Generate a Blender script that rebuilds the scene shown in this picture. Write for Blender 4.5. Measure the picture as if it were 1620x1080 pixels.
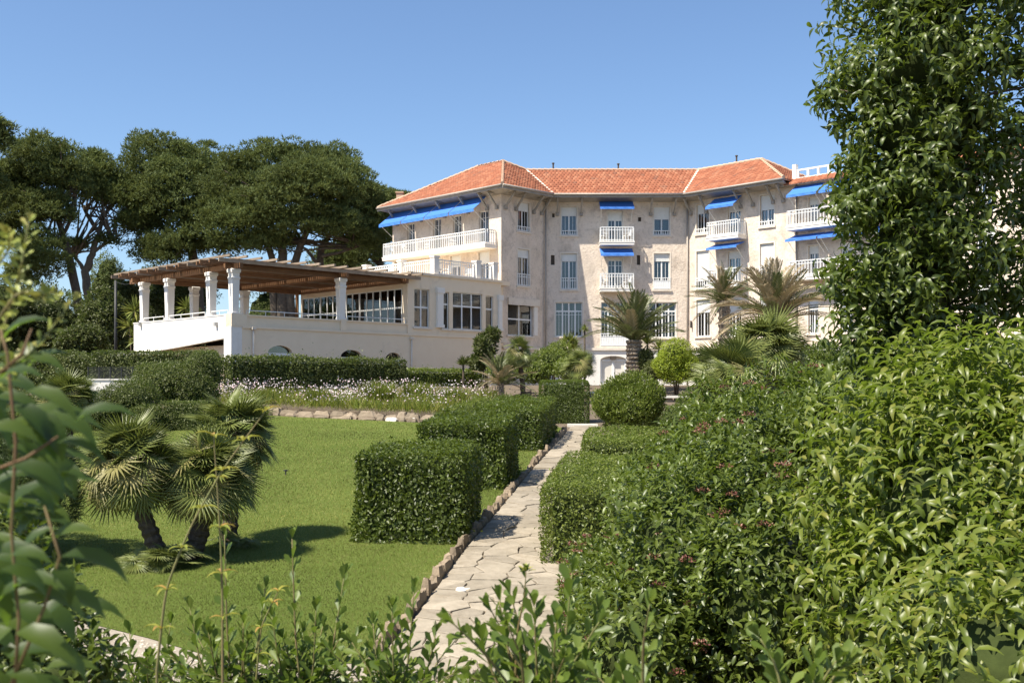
import bpy, math, random
import numpy as np
from mathutils import Matrix, Vector

# ------------------------------------------------------------------ camera, sky, sun, exposure
for o in list(bpy.data.objects):
    bpy.data.objects.remove(o)
SC = bpy.context.scene
COL = SC.collection
R = math.radians
random.seed(7)
RNG = np.random.default_rng(7)

CAM_Z, F, CX, HY = 3.85, 1670.0, 810.0, 612.0      # eye height, focal length / centre / horizon of a 1620 px wide picture
cam = bpy.data.cameras.new('camera')
cam_o = bpy.data.objects.new('camera', cam); COL.objects.link(cam_o)
cam_o.location = (0, 0, CAM_Z); cam_o.rotation_euler = (R(90), 0, 0)
cam.sensor_width = 36.0; cam.lens = 36.0 * F / 1620
cam.shift_y = (HY - 540) / 1620
cam.clip_start = 0.05; cam.clip_end = 3000
cam.dof.use_dof = True; cam.dof.focus_distance = 24.0; cam.dof.aperture_fstop = 7.1
SC.camera = cam_o

SUN_AZ, SUN_EL = 54.0, 56.0        # azimuth measured from behind the camera towards the left
sdir = Vector((-math.sin(R(SUN_AZ)) * math.cos(R(SUN_EL)), -math.cos(R(SUN_AZ)) * math.cos(R(SUN_EL)), math.sin(R(SUN_EL))))
W_ = bpy.data.worlds.new('World'); SC.world = W_; W_.use_nodes = True
nt = W_.node_tree; nt.nodes.clear()
sky = nt.nodes.new('ShaderNodeTexSky'); sky.sky_type = 'NISHITA'; sky.sun_disc = False
sky.sun_elevation = R(SUN_EL); sky.sun_rotation = math.atan2(sdir.x, sdir.y)
sky.altitude = 50; sky.air_density = 1.0; sky.dust_density = 0.7; sky.ozone_density = 5.5
bg = nt.nodes.new('ShaderNodeBackground'); bg.inputs['Strength'].default_value = 0.096
wo = nt.nodes.new('ShaderNodeOutputWorld')
nt.links.new(sky.outputs[0], bg.inputs[0]); nt.links.new(bg.outputs[0], wo.inputs[0])
sl = bpy.data.lights.new('sun', 'SUN'); sl.energy = 4.8; sl.angle = R(0.55); sl.color = (1.0, 0.93, 0.80)
so = bpy.data.objects.new('sun', sl); COL.objects.link(so)
so.rotation_euler = (-sdir).to_track_quat('-Z', 'Y').to_euler(); so.location = (-30, -20, 60)
SC.view_settings.view_transform = 'Standard'; SC.view_settings.look = 'None'
SC.view_settings.exposure = 0.90; SC.view_settings.gamma = 1.0
SC.render.engine = 'CYCLES'
SC.cycles.use_denoising = True
SC.cycles.max_bounces = 8; SC.cycles.transparent_max_bounces = 12; SC.cycles.diffuse_bounces = 3
SC.cycles.caustics_reflective = False; SC.cycles.caustics_refractive = False
SC.cycles.sample_clamp_indirect = 6.0

# ------------------------------------------------------------------ measuring helpers
def P(px, py, D):
    return Vector(((px - CX) / F * D, D, CAM_Z + (HY - py) / F * D))
SLOPE, Y_NEAR, Y_FAR = 0.06, 9.0, 66.0
def gz(x, y):
    if y >= Y_FAR: return SLOPE * Y_FAR
    if y >= Y_NEAR: return SLOPE * y
    t = min(1.0, (Y_NEAR - y) / 5.0)
    return SLOPE * Y_NEAR + 1.25 * (t * t * (3 - 2 * t))
def G(px, py):
    D = CAM_Z / ((py - HY) / F + SLOPE)
    return ((px - CX) / F * D, D)

# ------------------------------------------------------------------ object helpers
def setparent(o, p):
    if p is None: return
    o.parent = p
    o.matrix_parent_inverse = WM[p.name].inverted()
WM = {}
def link(o, parent=None, mtx=None):
    COL.objects.link(o)
    m = mtx if mtx is not None else Matrix.Identity(4)
    WM[o.name] = m
    if parent is not None: setparent(o, parent)
    o.matrix_basis = m
    return o
def tag(o, label=None, cat=None, group=None, kind=None):
    if label: o['label'] = label
    if cat: o['category'] = cat
    if group: o['group'] = group
    if kind: o['kind'] = kind
    return o
def thing(name, loc, label, cat, group=None):
    o = bpy.data.objects.new(name, None); o.empty_display_size = 0.2
    link(o, None, Matrix.Translation(Vector(loc)))
    return tag(o, label, cat, group)
def inst(name, mesh, parent, mtx):
    return link(bpy.data.objects.new(name, mesh), parent, mtx)

class MB:
    def __init__(s): s.v = []; s.f = []; s.smooth = False
    def add(s, vs, fs):
        n = len(s.v); s.v += [tuple(v) for v in vs]; s.f += [tuple(i + n for i in f) for f in fs]
    def box(s, x0, x1, y0, y1, z0, z1):
        s.add([(x0,y0,z0),(x1,y0,z0),(x1,y1,z0),(x0,y1,z0),(x0,y0,z1),(x1,y0,z1),(x1,y1,z1),(x0,y1,z1)],
              [(0,3,2,1),(4,5,6,7),(0,1,5,4),(1,2,6,5),(2,3,7,6),(3,0,4,7)])
    def hexa(s, b):   # 8 corner points: bottom ring 4, top ring 4
        s.add(b, [(0,3,2,1),(4,5,6,7),(0,1,5,4),(1,2,6,5),(2,3,7,6),(3,0,4,7)])
    def bar(s, a, b, w, h, up=(0,0,1)):
        a = Vector(a); b = Vector(b); d = (b - a).normalized(); u = Vector(up)
        x = d.cross(u)
        if x.length < 1e-4: x = d.cross(Vector((1,0,0)))
        x.normalize(); z = x.cross(d)
        x *= w / 2; z *= h / 2
        s.hexa([a-x-z, a+x-z, b+x-z, b-x-z, a-x+z, a+x+z, b+x+z, b-x+z])
    def tube(s, pts, rad, seg=8, cap=True, wob=0, twist=0):
        n0 = len(s.v); k = len(pts); prev = None
        for i, p in enumerate(pts):
            p = Vector(p)
            d = (Vector(pts[min(i+1,k-1)]) - Vector(pts[max(i-1,0)]))
            if d.length < 1e-6: d = Vector((0,0,1))
            d.normalize()
            if prev is None:
                x = d.cross(Vector((0,1,0)))
                if x.length < .1: x = d.cross(Vector((1,0,0)))
                x.normalize(); y = d.cross(x)
            else:
                y = (prev - d * prev.dot(d)).normalized(); x = y.cross(d)
            prev = y
            r = rad[i] if hasattr(rad, '__len__') else rad
            for j in range(seg):
                a = 2*math.pi*j/seg + twist*i
                rr = r * (1 + (random.uniform(-wob, wob) if wob else 0))
                s.v.append(tuple(p + x*math.cos(a)*rr + y*math.sin(a)*rr))
        for i in range(k-1):
            for j in range(seg):
                a = n0+i*seg+j; b = n0+i*seg+(j+1)%seg
                s.f.append((a, b, b+seg, a+seg))
        if cap:
            s.f.append(tuple(n0+j for j in range(seg))[::-1]); s.f.append(tuple(n0+(k-1)*seg+j for j in range(seg)))
    def poly(s, pts): s.add(pts, [tuple(range(len(pts)))])
    def prism(s, pts, dv):   # polygon pts extruded by vector dv
        n = len(pts); dv = Vector(dv)
        vs = [Vector(p) for p in pts] + [Vector(p)+dv for p in pts]
        fs = [tuple(range(n))[::-1], tuple(range(n, 2*n))] + [(i, (i+1)%n, n+(i+1)%n, n+i) for i in range(n)]
        s.add(vs, fs)
    def mesh(s, name, mat):
        me = bpy.data.meshes.new(name); me.from_pydata(s.v, [], s.f); me.update()
        if mat: me.materials.append(mat)
        if s.smooth: me.polygons.foreach_set('use_smooth', [True]*len(me.polygons))
        return me
    def build(s, name, mat, parent=None, kind=None):
        o = link(bpy.data.objects.new(name, s.mesh(name, mat)), parent)
        if kind: o['kind'] = kind
        return o

# ------------------------------------------------------------------ materials
def newmat(name):
    m = bpy.data.materials.new(name); m.use_nodes = True
    n = m.node_tree; n.nodes.clear()
    out = n.nodes.new('ShaderNodeOutputMaterial'); b = n.nodes.new('ShaderNodeBsdfPrincipled')
    n.links.new(b.outputs[0], out.inputs[0])
    return m, n, b, out
def noise(n, scale, detail=4, rough=.55, vec=None, dist=0):
    t = n.nodes.new('ShaderNodeTexNoise'); t.inputs['Scale'].default_value = scale
    t.inputs['Detail'].default_value = detail; t.inputs['Roughness'].default_value = rough
    t.inputs['Distortion'].default_value = dist
    if vec is not None: n.links.new(vec, t.inputs['Vector'])
    return t
def ramp(n, src, stops):
    r = n.nodes.new('ShaderNodeValToRGB'); e = r.color_ramp.elements
    while len(e) < len(stops): e.new(.5)
    for i, (p, c) in enumerate(stops):
        e[i].position = p; e[i].color = (*c, 1) if len(c) == 3 else c
    n.links.new(src, r.inputs[0]); return r
def mixc(n, fac, a, b, mode='MIX'):
    m = n.nodes.new('ShaderNodeMix'); m.data_type = 'RGBA'; m.blend_type = mode
    if isinstance(fac, (int, float)): m.inputs[0].default_value = fac
    else: n.links.new(fac, m.inputs[0])
    for k, v in ((6, a), (7, b)):
        if isinstance(v, tuple): m.inputs[k].default_value = (*v, 1)
        else: n.links.new(v, m.inputs[k])
    return m.outputs[2]
def bump(n, b, src, strength, dist=.02):
    k = n.nodes.new('ShaderNodeBump'); k.inputs['Strength'].default_value = strength; k.inputs['Distance'].default_value = dist
    n.links.new(src, k.inputs['Height']); n.links.new(k.outputs[0], b.inputs['Normal'])
def objcoord(n):
    return n.nodes.new('ShaderNodeTexCoord').outputs['Object']
def surf(name, c1, c2, scale=3, rough=.8, bs=0, bscale=30, spec=.3, objrand=0, dirt=None, dscale=.6, dlo=.5, dhi=.7, metal=0):
    m, n, b, _ = newmat(name); v = objcoord(n)
    t = noise(n, scale, 6, .6, v)
    c = mixc(n, ramp(n, t.outputs[0], [(.3, (0,0,0)), (.7, (1,1,1))]).outputs[0], c1, c2)
    if dirt:
        d = noise(n, dscale, 8, .68, v, .6)
        f = ramp(n, d.outputs[0], [(dlo, (0,0,0)), (dhi, (1,1,1))])
        c = mixc(n, f.outputs[0], c, dirt)
    if objrand:
        oi = n.nodes.new('ShaderNodeObjectInfo')
        hs = n.nodes.new('ShaderNodeHueSaturation')
        mr = n.nodes.new('ShaderNodeMapRange'); mr.inputs[3].default_value = 1-objrand; mr.inputs[4].default_value = 1+objrand
        n.links.new(oi.outputs['Random'], mr.inputs[0]); n.links.new(mr.outputs[0], hs.inputs['Value']); n.links.new(c, hs.inputs['Color'])
        c = hs.outputs[0]
    n.links.new(c, b.inputs['Base Color'])
    b.inputs['Roughness'].default_value = rough; b.inputs['Specular IOR Level'].default_value = spec
    b.inputs['Metallic'].default_value = metal
    if bs:
        bump(n, b, noise(n, bscale, 5, .6, v).outputs[0], bs)
    return m
DARK = {'hedge_leaf':.72,'hedge_leaf_far':.72,'viburnum_leaf':.74,'laurel_leaf':.88,'ivy_leaf':.78,'broad_leaf':.56,'lawn_grass':.92,'fresh_leaf':.82,'pine_needle':.84,'dark_shrub_leaf':.7,'juniper_leaf':.75,'fan_palm_leaf':1.0,'date_palm_leaf':.85,'pittosporum_leaf':.88,'bed_grass':.85}   # base tones inside the 0.04 - 0.2 range of real leaves; broad_leaf is set lower to carry the shade on its branch
def leafmat(name, stops, rough=.42, trans=.28, tcol=(.25,.42,.04), spec=.45, big=0.0, bigscale=.5):
    m, n, b, out = newmat(name)
    if name not in ('petal', 'berry', 'pine_needle', 'fan_palm_leaf', 'fan_palm_old_leaf', 'pittosporum_leaf'): stops = [(p_, (c_[0]*1.13, c_[1], c_[2])) for p_, c_ in stops]
    k_ = DARK.get(name, 1.0); stops = [(p_, tuple(v_*k_ for v_ in c_)) for p_, c_ in stops]
    at = n.nodes.new('ShaderNodeAttribute'); at.attribute_name = 'rnd'
    c = ramp(n, at.outputs['Fac'], stops).outputs[0]
    if big:
        t = noise(n, bigscale, 3, .5, objcoord(n))
        hs = n.nodes.new('ShaderNodeHueSaturation')
        mr = n.nodes.new('ShaderNodeMapRange'); mr.inputs[1].default_value = .3; mr.inputs[2].default_value = .7
        mr.inputs[3].default_value = 1-big; mr.inputs[4].default_value = 1+big
        n.links.new(t.outputs[0], mr.inputs[0]); n.links.new(mr.outputs[0], hs.inputs['Value']); n.links.new(c, hs.inputs['Color']); c = hs.outputs[0]
    n.links.new(c, b.inputs['Base Color'])
    b.inputs['Roughness'].default_value = rough; b.inputs['Specular IOR Level'].default_value = spec
    if trans:
        tr = n.nodes.new('ShaderNodeBsdfTranslucent')
        tc = mixc(n, .6, c, tcol); n.links.new(tc, tr.inputs['Color'])
        mx = n.nodes.new('ShaderNodeMixShader'); mx.inputs[0].default_value = trans
        n.links.new(b.outputs[0], mx.inputs[1]); n.links.new(tr.outputs[0], mx.inputs[2]); n.links.new(mx.outputs[0], out.inputs[0])
    return m

M = {}
# hotel stucco: rough warm render with grey weathering
def stucco():
    m, n, b, _ = newmat('stucco'); v = objcoord(n)
    c = mixc(n, ramp(n, noise(n, 1.1, 6, .6, v).outputs[0], [(.35,(0,0,0)),(.7,(1,1,1))]).outputs[0], (.775,.66,.55), (.675,.57,.465))
    mp = n.nodes.new('ShaderNodeMapping'); mp.inputs['Scale'].default_value = (1.0, 1.0, .75); n.links.new(v, mp.inputs[0])
    d = noise(n, .8, 9, .72, mp.outputs[0], .9)
    c = mixc(n, ramp(n, d.outputs[0], [(.50,(0,0,0)),(.70,(.7,.7,.7))]).outputs[0], c, (.38,.31,.25))
    d2 = noise(n, 5.5, 6, .7, v)
    c = mixc(n, ramp(n, d2.outputs[0], [(.52,(0,0,0)),(.72,(.6,.6,.6))]).outputs[0], c, (.36,.29,.23))
    n.links.new(c, b.inputs['Base Color']); b.inputs['Roughness'].default_value = .92; b.inputs['Specular IOR Level'].default_value = .15
    bump(n, b, noise(n, 7, 6, .65, v).outputs[0], .9, .05)
    return m
M['stucco'] = stucco()
M['cream'] = surf('cream_render', (.84,.705,.535), (.80,.66,.49), 1.5, .85, .15, 25, .2, dirt=(.52,.44,.35), dscale=.5, dlo=.58, dhi=.85)
M['white_render'] = surf('white_render', (.82,.79,.74), (.77,.73,.67), 2, .8, .12, 25, .2, dirt=(.60,.56,.5), dscale=.7, dlo=.6, dhi=.85)
M['white_paint'] = surf('white_paint', (.80,.80,.79), (.74,.74,.72), 4, .5, 0, 10, .4)
M['shutter'] = surf('shutter_white', (.76,.76,.73), (.70,.70,.67), 6, .55)
M['trim'] = surf('cream_trim', (.75,.67,.57), (.69,.61,.51), 3, .8, .1, 30, dirt=(.42,.36,.3), dscale=1.5, dlo=.55, dhi=.8)
M['soffit'] = surf('weathered_grey_wood', (.36,.33,.29), (.26,.24,.21), 3, .85, .2, 20)
M['tile'] = None
def tilemat():
    m, n, b, _ = newmat('roof_tile'); v = objcoord(n)
    at = n.nodes.new('ShaderNodeAttribute'); at.attribute_name = 'rnd'
    c = ramp(n, at.outputs['Fac'], [(0,(.235,.075,.036)),(.35,(.28,.092,.044)),(.7,(.325,.112,.054)),(.93,(.36,.15,.08)),(1,(.19,.075,.045))]).outputs[0]
    d = noise(n, .7, 7, .7, v)
    c = mixc(n, ramp(n, d.outputs[0], [(.5,(0,0,0)),(.8,(.4,.4,.4))]).outputs[0], c, (.30,.15,.085))
    n.links.new(c, b.inputs['Base Color']); b.inputs['Roughness'].default_value = .85
    bump(n, b, noise(n, 25, 4, .6, v).outputs[0], .3)
    return m
M['tile'] = tilemat()
M['mortar'] = surf('ridge_mortar', (.58,.42,.30), (.5,.33,.22), 4, .9, .2, 20)
M['awning'] = surf('blue_canvas', (.06,.20,.60), (.05,.17,.52), 5, .7, .1, 60)
M['wood'] = surf('pergola_wood', (.24,.13,.065), (.17,.085,.04), 3, .75, .25, 25, objrand=.2)
M['wood_grey'] = surf('silvered_wood', (.33,.26,.19), (.24,.18,.13), 4, .8, .25, 25, objrand=.2)
M['metal_grey'] = surf('grey_metal', (.45,.44,.42), (.4,.39,.38), 5, .5, metal=.3)
M['zinc'] = surf('zinc_pipe', (.42,.38,.33), (.34,.3,.26), 4, .6, metal=.2)
M['dark'] = surf('dark_metal', (.03,.03,.03), (.05,.05,.05), 5, .5)
M['dark_hole'] = surf('dark_vent', (.07,.055,.045), (.1,.08,.06), 5, .9)
M['curtain'] = surf('curtain_cloth', (.72,.68,.6), (.66,.62,.55), 3, .9)
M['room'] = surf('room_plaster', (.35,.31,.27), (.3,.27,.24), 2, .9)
def glassmat():
    m, n, b, out = newmat('window_glass')
    n.nodes.remove(b)
    g = n.nodes.new('ShaderNodeBsdfGlossy'); g.inputs['Roughness'].default_value = .02; g.inputs['Color'].default_value = (.9,.95,1,1)
    t = n.nodes.new('ShaderNodeBsdfTransparent'); t.inputs['Color'].default_value = (.62,.66,.66,1)
    fr = n.nodes.new('ShaderNodeFresnel'); fr.inputs['IOR'].default_value = 1.75
    mx = n.nodes.new('ShaderNodeMixShader'); n.links.new(fr.outputs[0], mx.inputs[0])
    n.links.new(t.outputs[0], mx.inputs[1]); n.links.new(g.outputs[0], mx.inputs[2]); n.links.new(mx.outputs[0], out.inputs[0])
    return m
M['glass'] = glassmat()
M['soil'] = surf('soil', (.17,.13,.09), (.11,.085,.06), 2.2, .95, .5, 18)
M['gravel'] = surf('pale_gravel', (.38,.33,.26), (.27,.225,.175), 9, .95, .7, 40)
M['pebble'] = surf('pebble', (.55,.49,.4), (.42,.36,.29), 5, .9, .2, 20)
M['stone'] = surf('path_stone', (.35,.30,.23), (.26,.222,.168), 3.5, .95, 1.0, 9, .2, objrand=.16, dirt=(.21,.17,.12), dscale=3, dlo=.5, dhi=.8)
M['joint'] = surf('path_joint', (.27,.22,.16), (.19,.15,.105), 6, .95, .5, 25)
M['edge_stone'] = surf('edging_stone', (.29,.225,.155), (.2,.15,.10), 6, .9, .8, 18, objrand=.3)
M['wall_stone'] = surf('bed_stone', (.30,.24,.175), (.2,.155,.11), 4, .9, .7, 14, objrand=.25)
M['white_stone'] = surf('limestone', (.74,.71,.64), (.64,.6,.53), 3, .85, .3, 20)
M['bark'] = surf('pine_bark', (.125,.10,.075), (.065,.052,.04), 5, .95, .8, 9)
M['bark_grey'] = surf('grey_bark', (.19,.165,.135), (.11,.095,.08), 5, .95, .8, 9)
M['palm_trunk'] = surf('palm_trunk', (.11,.085,.06), (.055,.042,.03), 9, .95, .9, 20)
M['date_trunk'] = surf('date_palm_trunk', (.36,.29,.22), (.13,.10,.075), 11, .95, .9, 16)
M['core'] = surf('shaded_foliage_core', (.05,.065,.02), (.032,.042,.014), 9, 1.0, .6, 14, .05)  # solid plant cores, coloured dark to stand for the shade between leaves
M['twig'] = surf('green_twig', (.16,.19,.06), (.20,.14,.07), 5, .7)
M['red_twig'] = surf('red_twig', (.17,.085,.05), (.13,.13,.04), 6, .7)
G4 = lambda a, b, c, d=None: [(0, a), (.45, b), (1, c)] if d is None else [(0, a), (.4, b), (.8, c), (1, d)]
M['L_hedge'] = leafmat('hedge_leaf', G4((.052,.085,.014),(.082,.128,.020),(.135,.195,.032)), .42, .25, (.26,.36,.03), .34, .18, .8)
M['L_hedge_bg'] = leafmat('hedge_leaf_far', G4((.062,.088,.022),(.095,.130,.030),(.15,.19,.045)), .5, .22, (.2,.32,.04), .35, .2, .5)
M['L_pine'] = leafmat('pine_needle', G4((.088,.122,.040),(.128,.168,.052),(.185,.22,.068)), .6, .24, (.28,.31,.07), .2, .22, .16)
M['L_shrub'] = leafmat('dark_shrub_leaf', G4((.06,.08,.022),(.085,.11,.03),(.12,.15,.042)), .5, .2, (.18,.28,.04), .3, .2, .3)
M['L_vib'] = leafmat('viburnum_leaf', G4((.065,.105,.018),(.10,.155,.026),(.155,.22,.04)), .38, .26, (.28,.4,.03), .42, .15, .6)
M['L_laurel'] = leafmat('laurel_leaf', G4((.085,.13,.016),(.125,.18,.023),(.165,.22,.032),(.20,.225,.04)), .42, .32, (.34,.5,.04), .5, .15, .7)
M['L_ivy'] = leafmat('ivy_leaf', G4((.055,.09,.016),(.082,.13,.022),(.125,.18,.03)), .40, .28, (.28,.4,.03), .42, .15, .8)
M['L_pitt'] = leafmat('pittosporum_leaf', G4((.085,.135,.022),(.12,.175,.03),(.17,.225,.04)), .42, .32, (.28,.42,.04), .35)
M['L_near'] = leafmat('broad_leaf', G4((.034,.078,.012),(.052,.108,.015),(.09,.155,.022)), .45, .34, (.3,.5,.04), .45)  # partial shade over this bush is put into the dark tone
M['L_lime'] = leafmat('lime_leaf', G4((.16,.24,.02),(.22,.31,.026),(.28,.36,.035)), .45, .3, (.4,.5,.04), .35, .15, .8)
M['L_fresh'] = leafmat('fresh_leaf', G4((.09,.135,.022),(.13,.185,.03),(.19,.245,.042)), .42, .26, (.28,.42,.04), .4, .15, .8)
M['L_juniper'] = leafmat('juniper_leaf', G4((.045,.08,.026),(.07,.115,.036),(.10,.15,.045)), .55, .15, (.15,.24,.05), .3, .2, .9)
M['L_fan'] = leafmat('fan_palm_leaf', G4((.095,.125,.03),(.145,.17,.042),(.215,.23,.068)), .45, .18, (.28,.34,.06), .4)
M['L_fan_dry'] = leafmat('fan_palm_old_leaf', G4((.20,.19,.06),(.26,.235,.085),(.32,.28,.115)), .5, .15, (.36,.34,.1), .4)
M['L_date'] = leafmat('date_palm_leaf', G4((.075,.11,.04),(.11,.15,.055),(.17,.20,.075)), .45, .12, (.2,.26,.07), .4)
M['L_date_dry'] = leafmat('date_palm_pale_leaf', G4((.27,.235,.145),(.36,.315,.20),(.26,.25,.14)), .55, .12, (.33,.3,.17), .3)
M['L_yucca'] = leafmat('yucca_leaf', G4((.11,.17,.04),(.16,.22,.05),(.24,.27,.07)), .45, .18, (.3,.36,.06), .4)
M['L_grass'] = leafmat('lawn_grass', G4((.12,.155,.034),(.165,.20,.048),(.26,.265,.09)), .55, .25, (.25,.34,.04), .2, .6, .3)
M['L_bed'] = leafmat('bed_grass', G4((.12,.19,.03),(.17,.235,.035),(.26,.26,.07)), .5, .28, (.34,.42,.05), .3)
M['petal'] = leafmat('petal', [(0,(.80,.74,.72)),(.6,(.78,.66,.66)),(1,(.7,.45,.5))], .6, .2, (.8,.7,.7), .2)
M['berry'] = leafmat('berry', [(0,(.10,.03,.025)),(.6,(.18,.065,.045)),(1,(.26,.13,.08))], .5, 0)
M['bud'] = leafmat('bud', [(0,(.2,.27,.05)),(.6,(.27,.33,.07)),(1,(.36,.36,.1))], .5, .2, (.4,.45,.08))
M['young'] = leafmat('young_leaf', [(0,(.2,.27,.04)),(.6,(.28,.3,.05)),(1,(.4,.24,.07))], .45, .3, (.45,.45,.06))
def lawnmat():
    m, n, b, _ = newmat('lawn'); v = objcoord(n)
    c = mixc(n, ramp(n, noise(n, .33, 5, .6, v).outputs[0], [(.35,(0,0,0)),(.68,(1,1,1))]).outputs[0], (.105,.15,.026), (.15,.19,.042))
    c = mixc(n, ramp(n, noise(n, 40, 3, .7, v).outputs[0], [(.3,(0,0,0)),(.75,(1,1,1))]).outputs[0], c, (.09,.12,.025))
    c = mixc(n, ramp(n, noise(n, 1.3, 5, .65, v).outputs[0], [(.62,(0,0,0)),(.8,(.6,.6,.6))]).outputs[0], c, (.25,.235,.085))
    n.links.new(c, b.inputs['Base Color']); b.inputs['Roughness'].default_value = .9; b.inputs['Specular IOR Level'].default_value = .1
    bump(n, b, noise(n, 55, 3, .7, v).outputs[0], .8, .03)
    return m
M['lawn'] = lawnmat()

# ------------------------------------------------------------------ foliage mesh builders (vectorised)
def nrmz(a): return a / np.maximum(np.linalg.norm(a, axis=-1, keepdims=True), 1e-9)
TEMPL = {
 'rhomb': ([(0,0,0),(.45,-.5,.07),(1,0,-.06),(.45,.5,.07),(.45,0,0)], [(0,4,2,1),(0,3,2,4)]),
 'flat':  ([(0,-.12,0),(.5,-.5,.03),(1,0,-.04),(.5,.5,.03)], [(0,3,2,1)]),
 'needle':([(0,-.5,0),(0,.5,0),(1,0,0)], [(0,1,2)]),
 'oval':  ([(0,0,0),(.28,-.42,.07),(.28,0,.0),(.28,.42,.07),(.66,-.46,.0),(.66,0,-.07),(.66,.46,.0),(1,0,-.2)],
           [(0,2,1),(0,3,2),(1,2,5,4),(2,3,6,5),(4,5,7),(5,6,7)]),
 'obov':  ([(0,0,0),(.35,-.24,.04),(.35,0,.0),(.35,.24,.04),(.75,-.48,.05),(.75,0,.0),(.75,.48,.05),(.98,-.15,.02),(.98,.15,.02)],
           [(0,2,1),(0,3,2),(1,2,5,4),(2,3,6,5),(4,5,8,7),(5,6,8)]),
 'droop': ([(0,0,0),(.22,-.36,.12),(.22,0,.06),(.22,.36,.12),(.52,-.48,.10),(.52,0,.02),(.52,.48,.10),(.8,-.28,-.06),(.8,0,-.12),(.8,.28,-.06),(1,0,-.34)],
           [(0,2,1),(0,3,2),(1,2,5,4),(2,3,6,5),(4,5,8,7),(5,6,9,8),(7,8,10),(8,9,10)]),
}
def leaf_arrays(pos, d, nrm, L, Wd, tname):
    tv, tf = TEMPL[tname]; tv = np.array(tv, float)
    N = len(pos); d = nrmz(d); s = nrmz(np.cross(d, nrm)); u = np.cross(s, d)
    L = np.broadcast_to(L, (N,)); Wd = np.broadcast_to(Wd, (N,))
    V = pos[:,None,:] + d[:,None,:]*(tv[None,:,0,None]*L[:,None,None]) + s[:,None,:]*(tv[None,:,1,None]*Wd[:,None,None]) + u[:,None,:]*(tv[None,:,2,None]*L[:,None,None])
    return V, tf
def mesh_from_np(name, V, faces_t, rnd, mat, smooth=False):
    N, k, _ = V.shape
    me = bpy.data.meshes.new(name)
    me.vertices.add(N*k); me.vertices.foreach_set('co', V.astype(np.float32).ravel())
    idx = np.concatenate([np.array(f) for f in faces_t]); sizes = np.array([len(f) for f in faces_t])
    base = (np.arange(N)*k)[:,None]
    loops = (base + idx[None,:]).ravel(); tot = np.tile(sizes, N)
    start = np.concatenate([[0], np.cumsum(tot)[:-1]])
    me.loops.add(len(loops)); me.loops.foreach_set('vertex_index', loops.astype(np.int32))
    me.polygons.add(len(tot)); me.polygons.foreach_set('loop_start', start.astype(np.int32)); me.polygons.foreach_set('loop_total', tot.astype(np.int32))
    if smooth: me.polygons.foreach_set('use_smooth', np.ones(len(tot), bool))
    me.update(calc_edges=True)
    at = me.attributes.new('rnd', 'FLOAT', 'POINT'); at.data.foreach_set('value', np.repeat(rnd, k).astype(np.float32))
    me.materials.append(mat)
    return me
def leaves(name, pos, d, nrm, L, Wd, tname, mat, parent, kind=None, rnd=None, smooth=True):
    V, tf = leaf_arrays(pos, d, nrm, L, Wd, tname)
    if rnd is None: rnd = RNG.random(len(pos))
    o = link(bpy.data.objects.new(name, mesh_from_np(name, V, tf, rnd, mat, smooth)), parent)
    if kind: o['kind'] = kind
    return o
def rand_dirs(n):
    v = RNG.normal(size=(n,3)); return nrmz(v)
def lump(p, freq, seed):
    g = np.random.default_rng(seed); out = np.zeros(len(p))
    for i in range(6):
        k = g.normal(size=3)*freq*(1+.5*i); out += np.sin(p@k + g.random()*6.28)/(1+.5*i)
    return out/2.6
def ell_points(ells, n, inner=.8, amp=.12, freq=1.6, seed=1, zmin=None, spike=.0):
    """points near the surface of a union of ellipsoids, with outward normals"""
    E = np.array(ells, float)      # cx cy cz rx ry rz
    w = (E[:,3]*E[:,4]+E[:,4]*E[:,5]+E[:,3]*E[:,5]); w /= w.sum()
    out_p = []; out_n = []; got = 0
    while got < n:
        m = int((n-got)*1.8)+50
        k = RNG.choice(len(E), m, p=w); d = rand_dirs(m)
        c = E[k,:3]; r = E[k,3:]
        base = c + d*r
        f = (inner + (1-inner)*RNG.random(m)**.5) * (1 + amp*lump(base, freq, seed))
        f = f + spike*RNG.exponential(1.0, m)*(RNG.random(m) < .35)
        p = c + d*r*f[:,None]; nn = nrmz(d/r)
        keep = np.ones(m, bool)
        for j in range(len(E)):
            q = (p - E[j,:3])/E[j,3:]
            keep &= ~((np.linalg.norm(q, axis=1) < .8*inner) )
        if zmin is not None: keep &= p[:,2] > (zmin(p) if callable(zmin) else zmin)
        out_p.append(p[keep]); out_n.append(nn[keep]); got += keep.sum()
    return np.concatenate(out_p)[:n], np.concatenate(out_n)[:n]
def rosettes(pos, axis, k, L, ratio, th0=35, th1=95, sprd=.35, jitter=.25, droop=0.0):
    """k leaves round every shoot tip; returns leaf pos, dir, normal, length, width"""
    n = len(pos); axis = nrmz(axis)
    ref = nrmz(np.cross(axis, RNG.normal(size=(n,3)))); ref2 = np.cross(axis, ref)
    ph0 = RNG.random(n)*6.28
    PP=[];DD=[];NN=[];LL=[]
    for i in range(k):
        ph = ph0 + i*2.39996; th = np.radians(th0 + (th1-th0)*(i/max(1,k-1)) + RNG.normal(size=n)*9)
        rad = ref*np.cos(ph)[:,None] + ref2*np.sin(ph)[:,None]
        d = axis*np.cos(th)[:,None] + rad*np.sin(th)[:,None] + RNG.normal(size=(n,3))*jitter*.4
        d[:,2] -= droop; d = nrmz(d)
        up = axis + RNG.normal(size=(n,3))*jitter; up[:,2] += .35
        l = L*(.65+.5*RNG.random(n))
        PP.append(pos - axis*(i/k*sprd)[...,None] if np.ndim(sprd) else pos - axis*(i/k*sprd)); DD.append(d); NN.append(up); LL.append(l)
    l = np.concatenate(LL)
    return np.concatenate(PP), np.concatenate(DD), np.concatenate(NN), l, l*ratio
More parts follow.
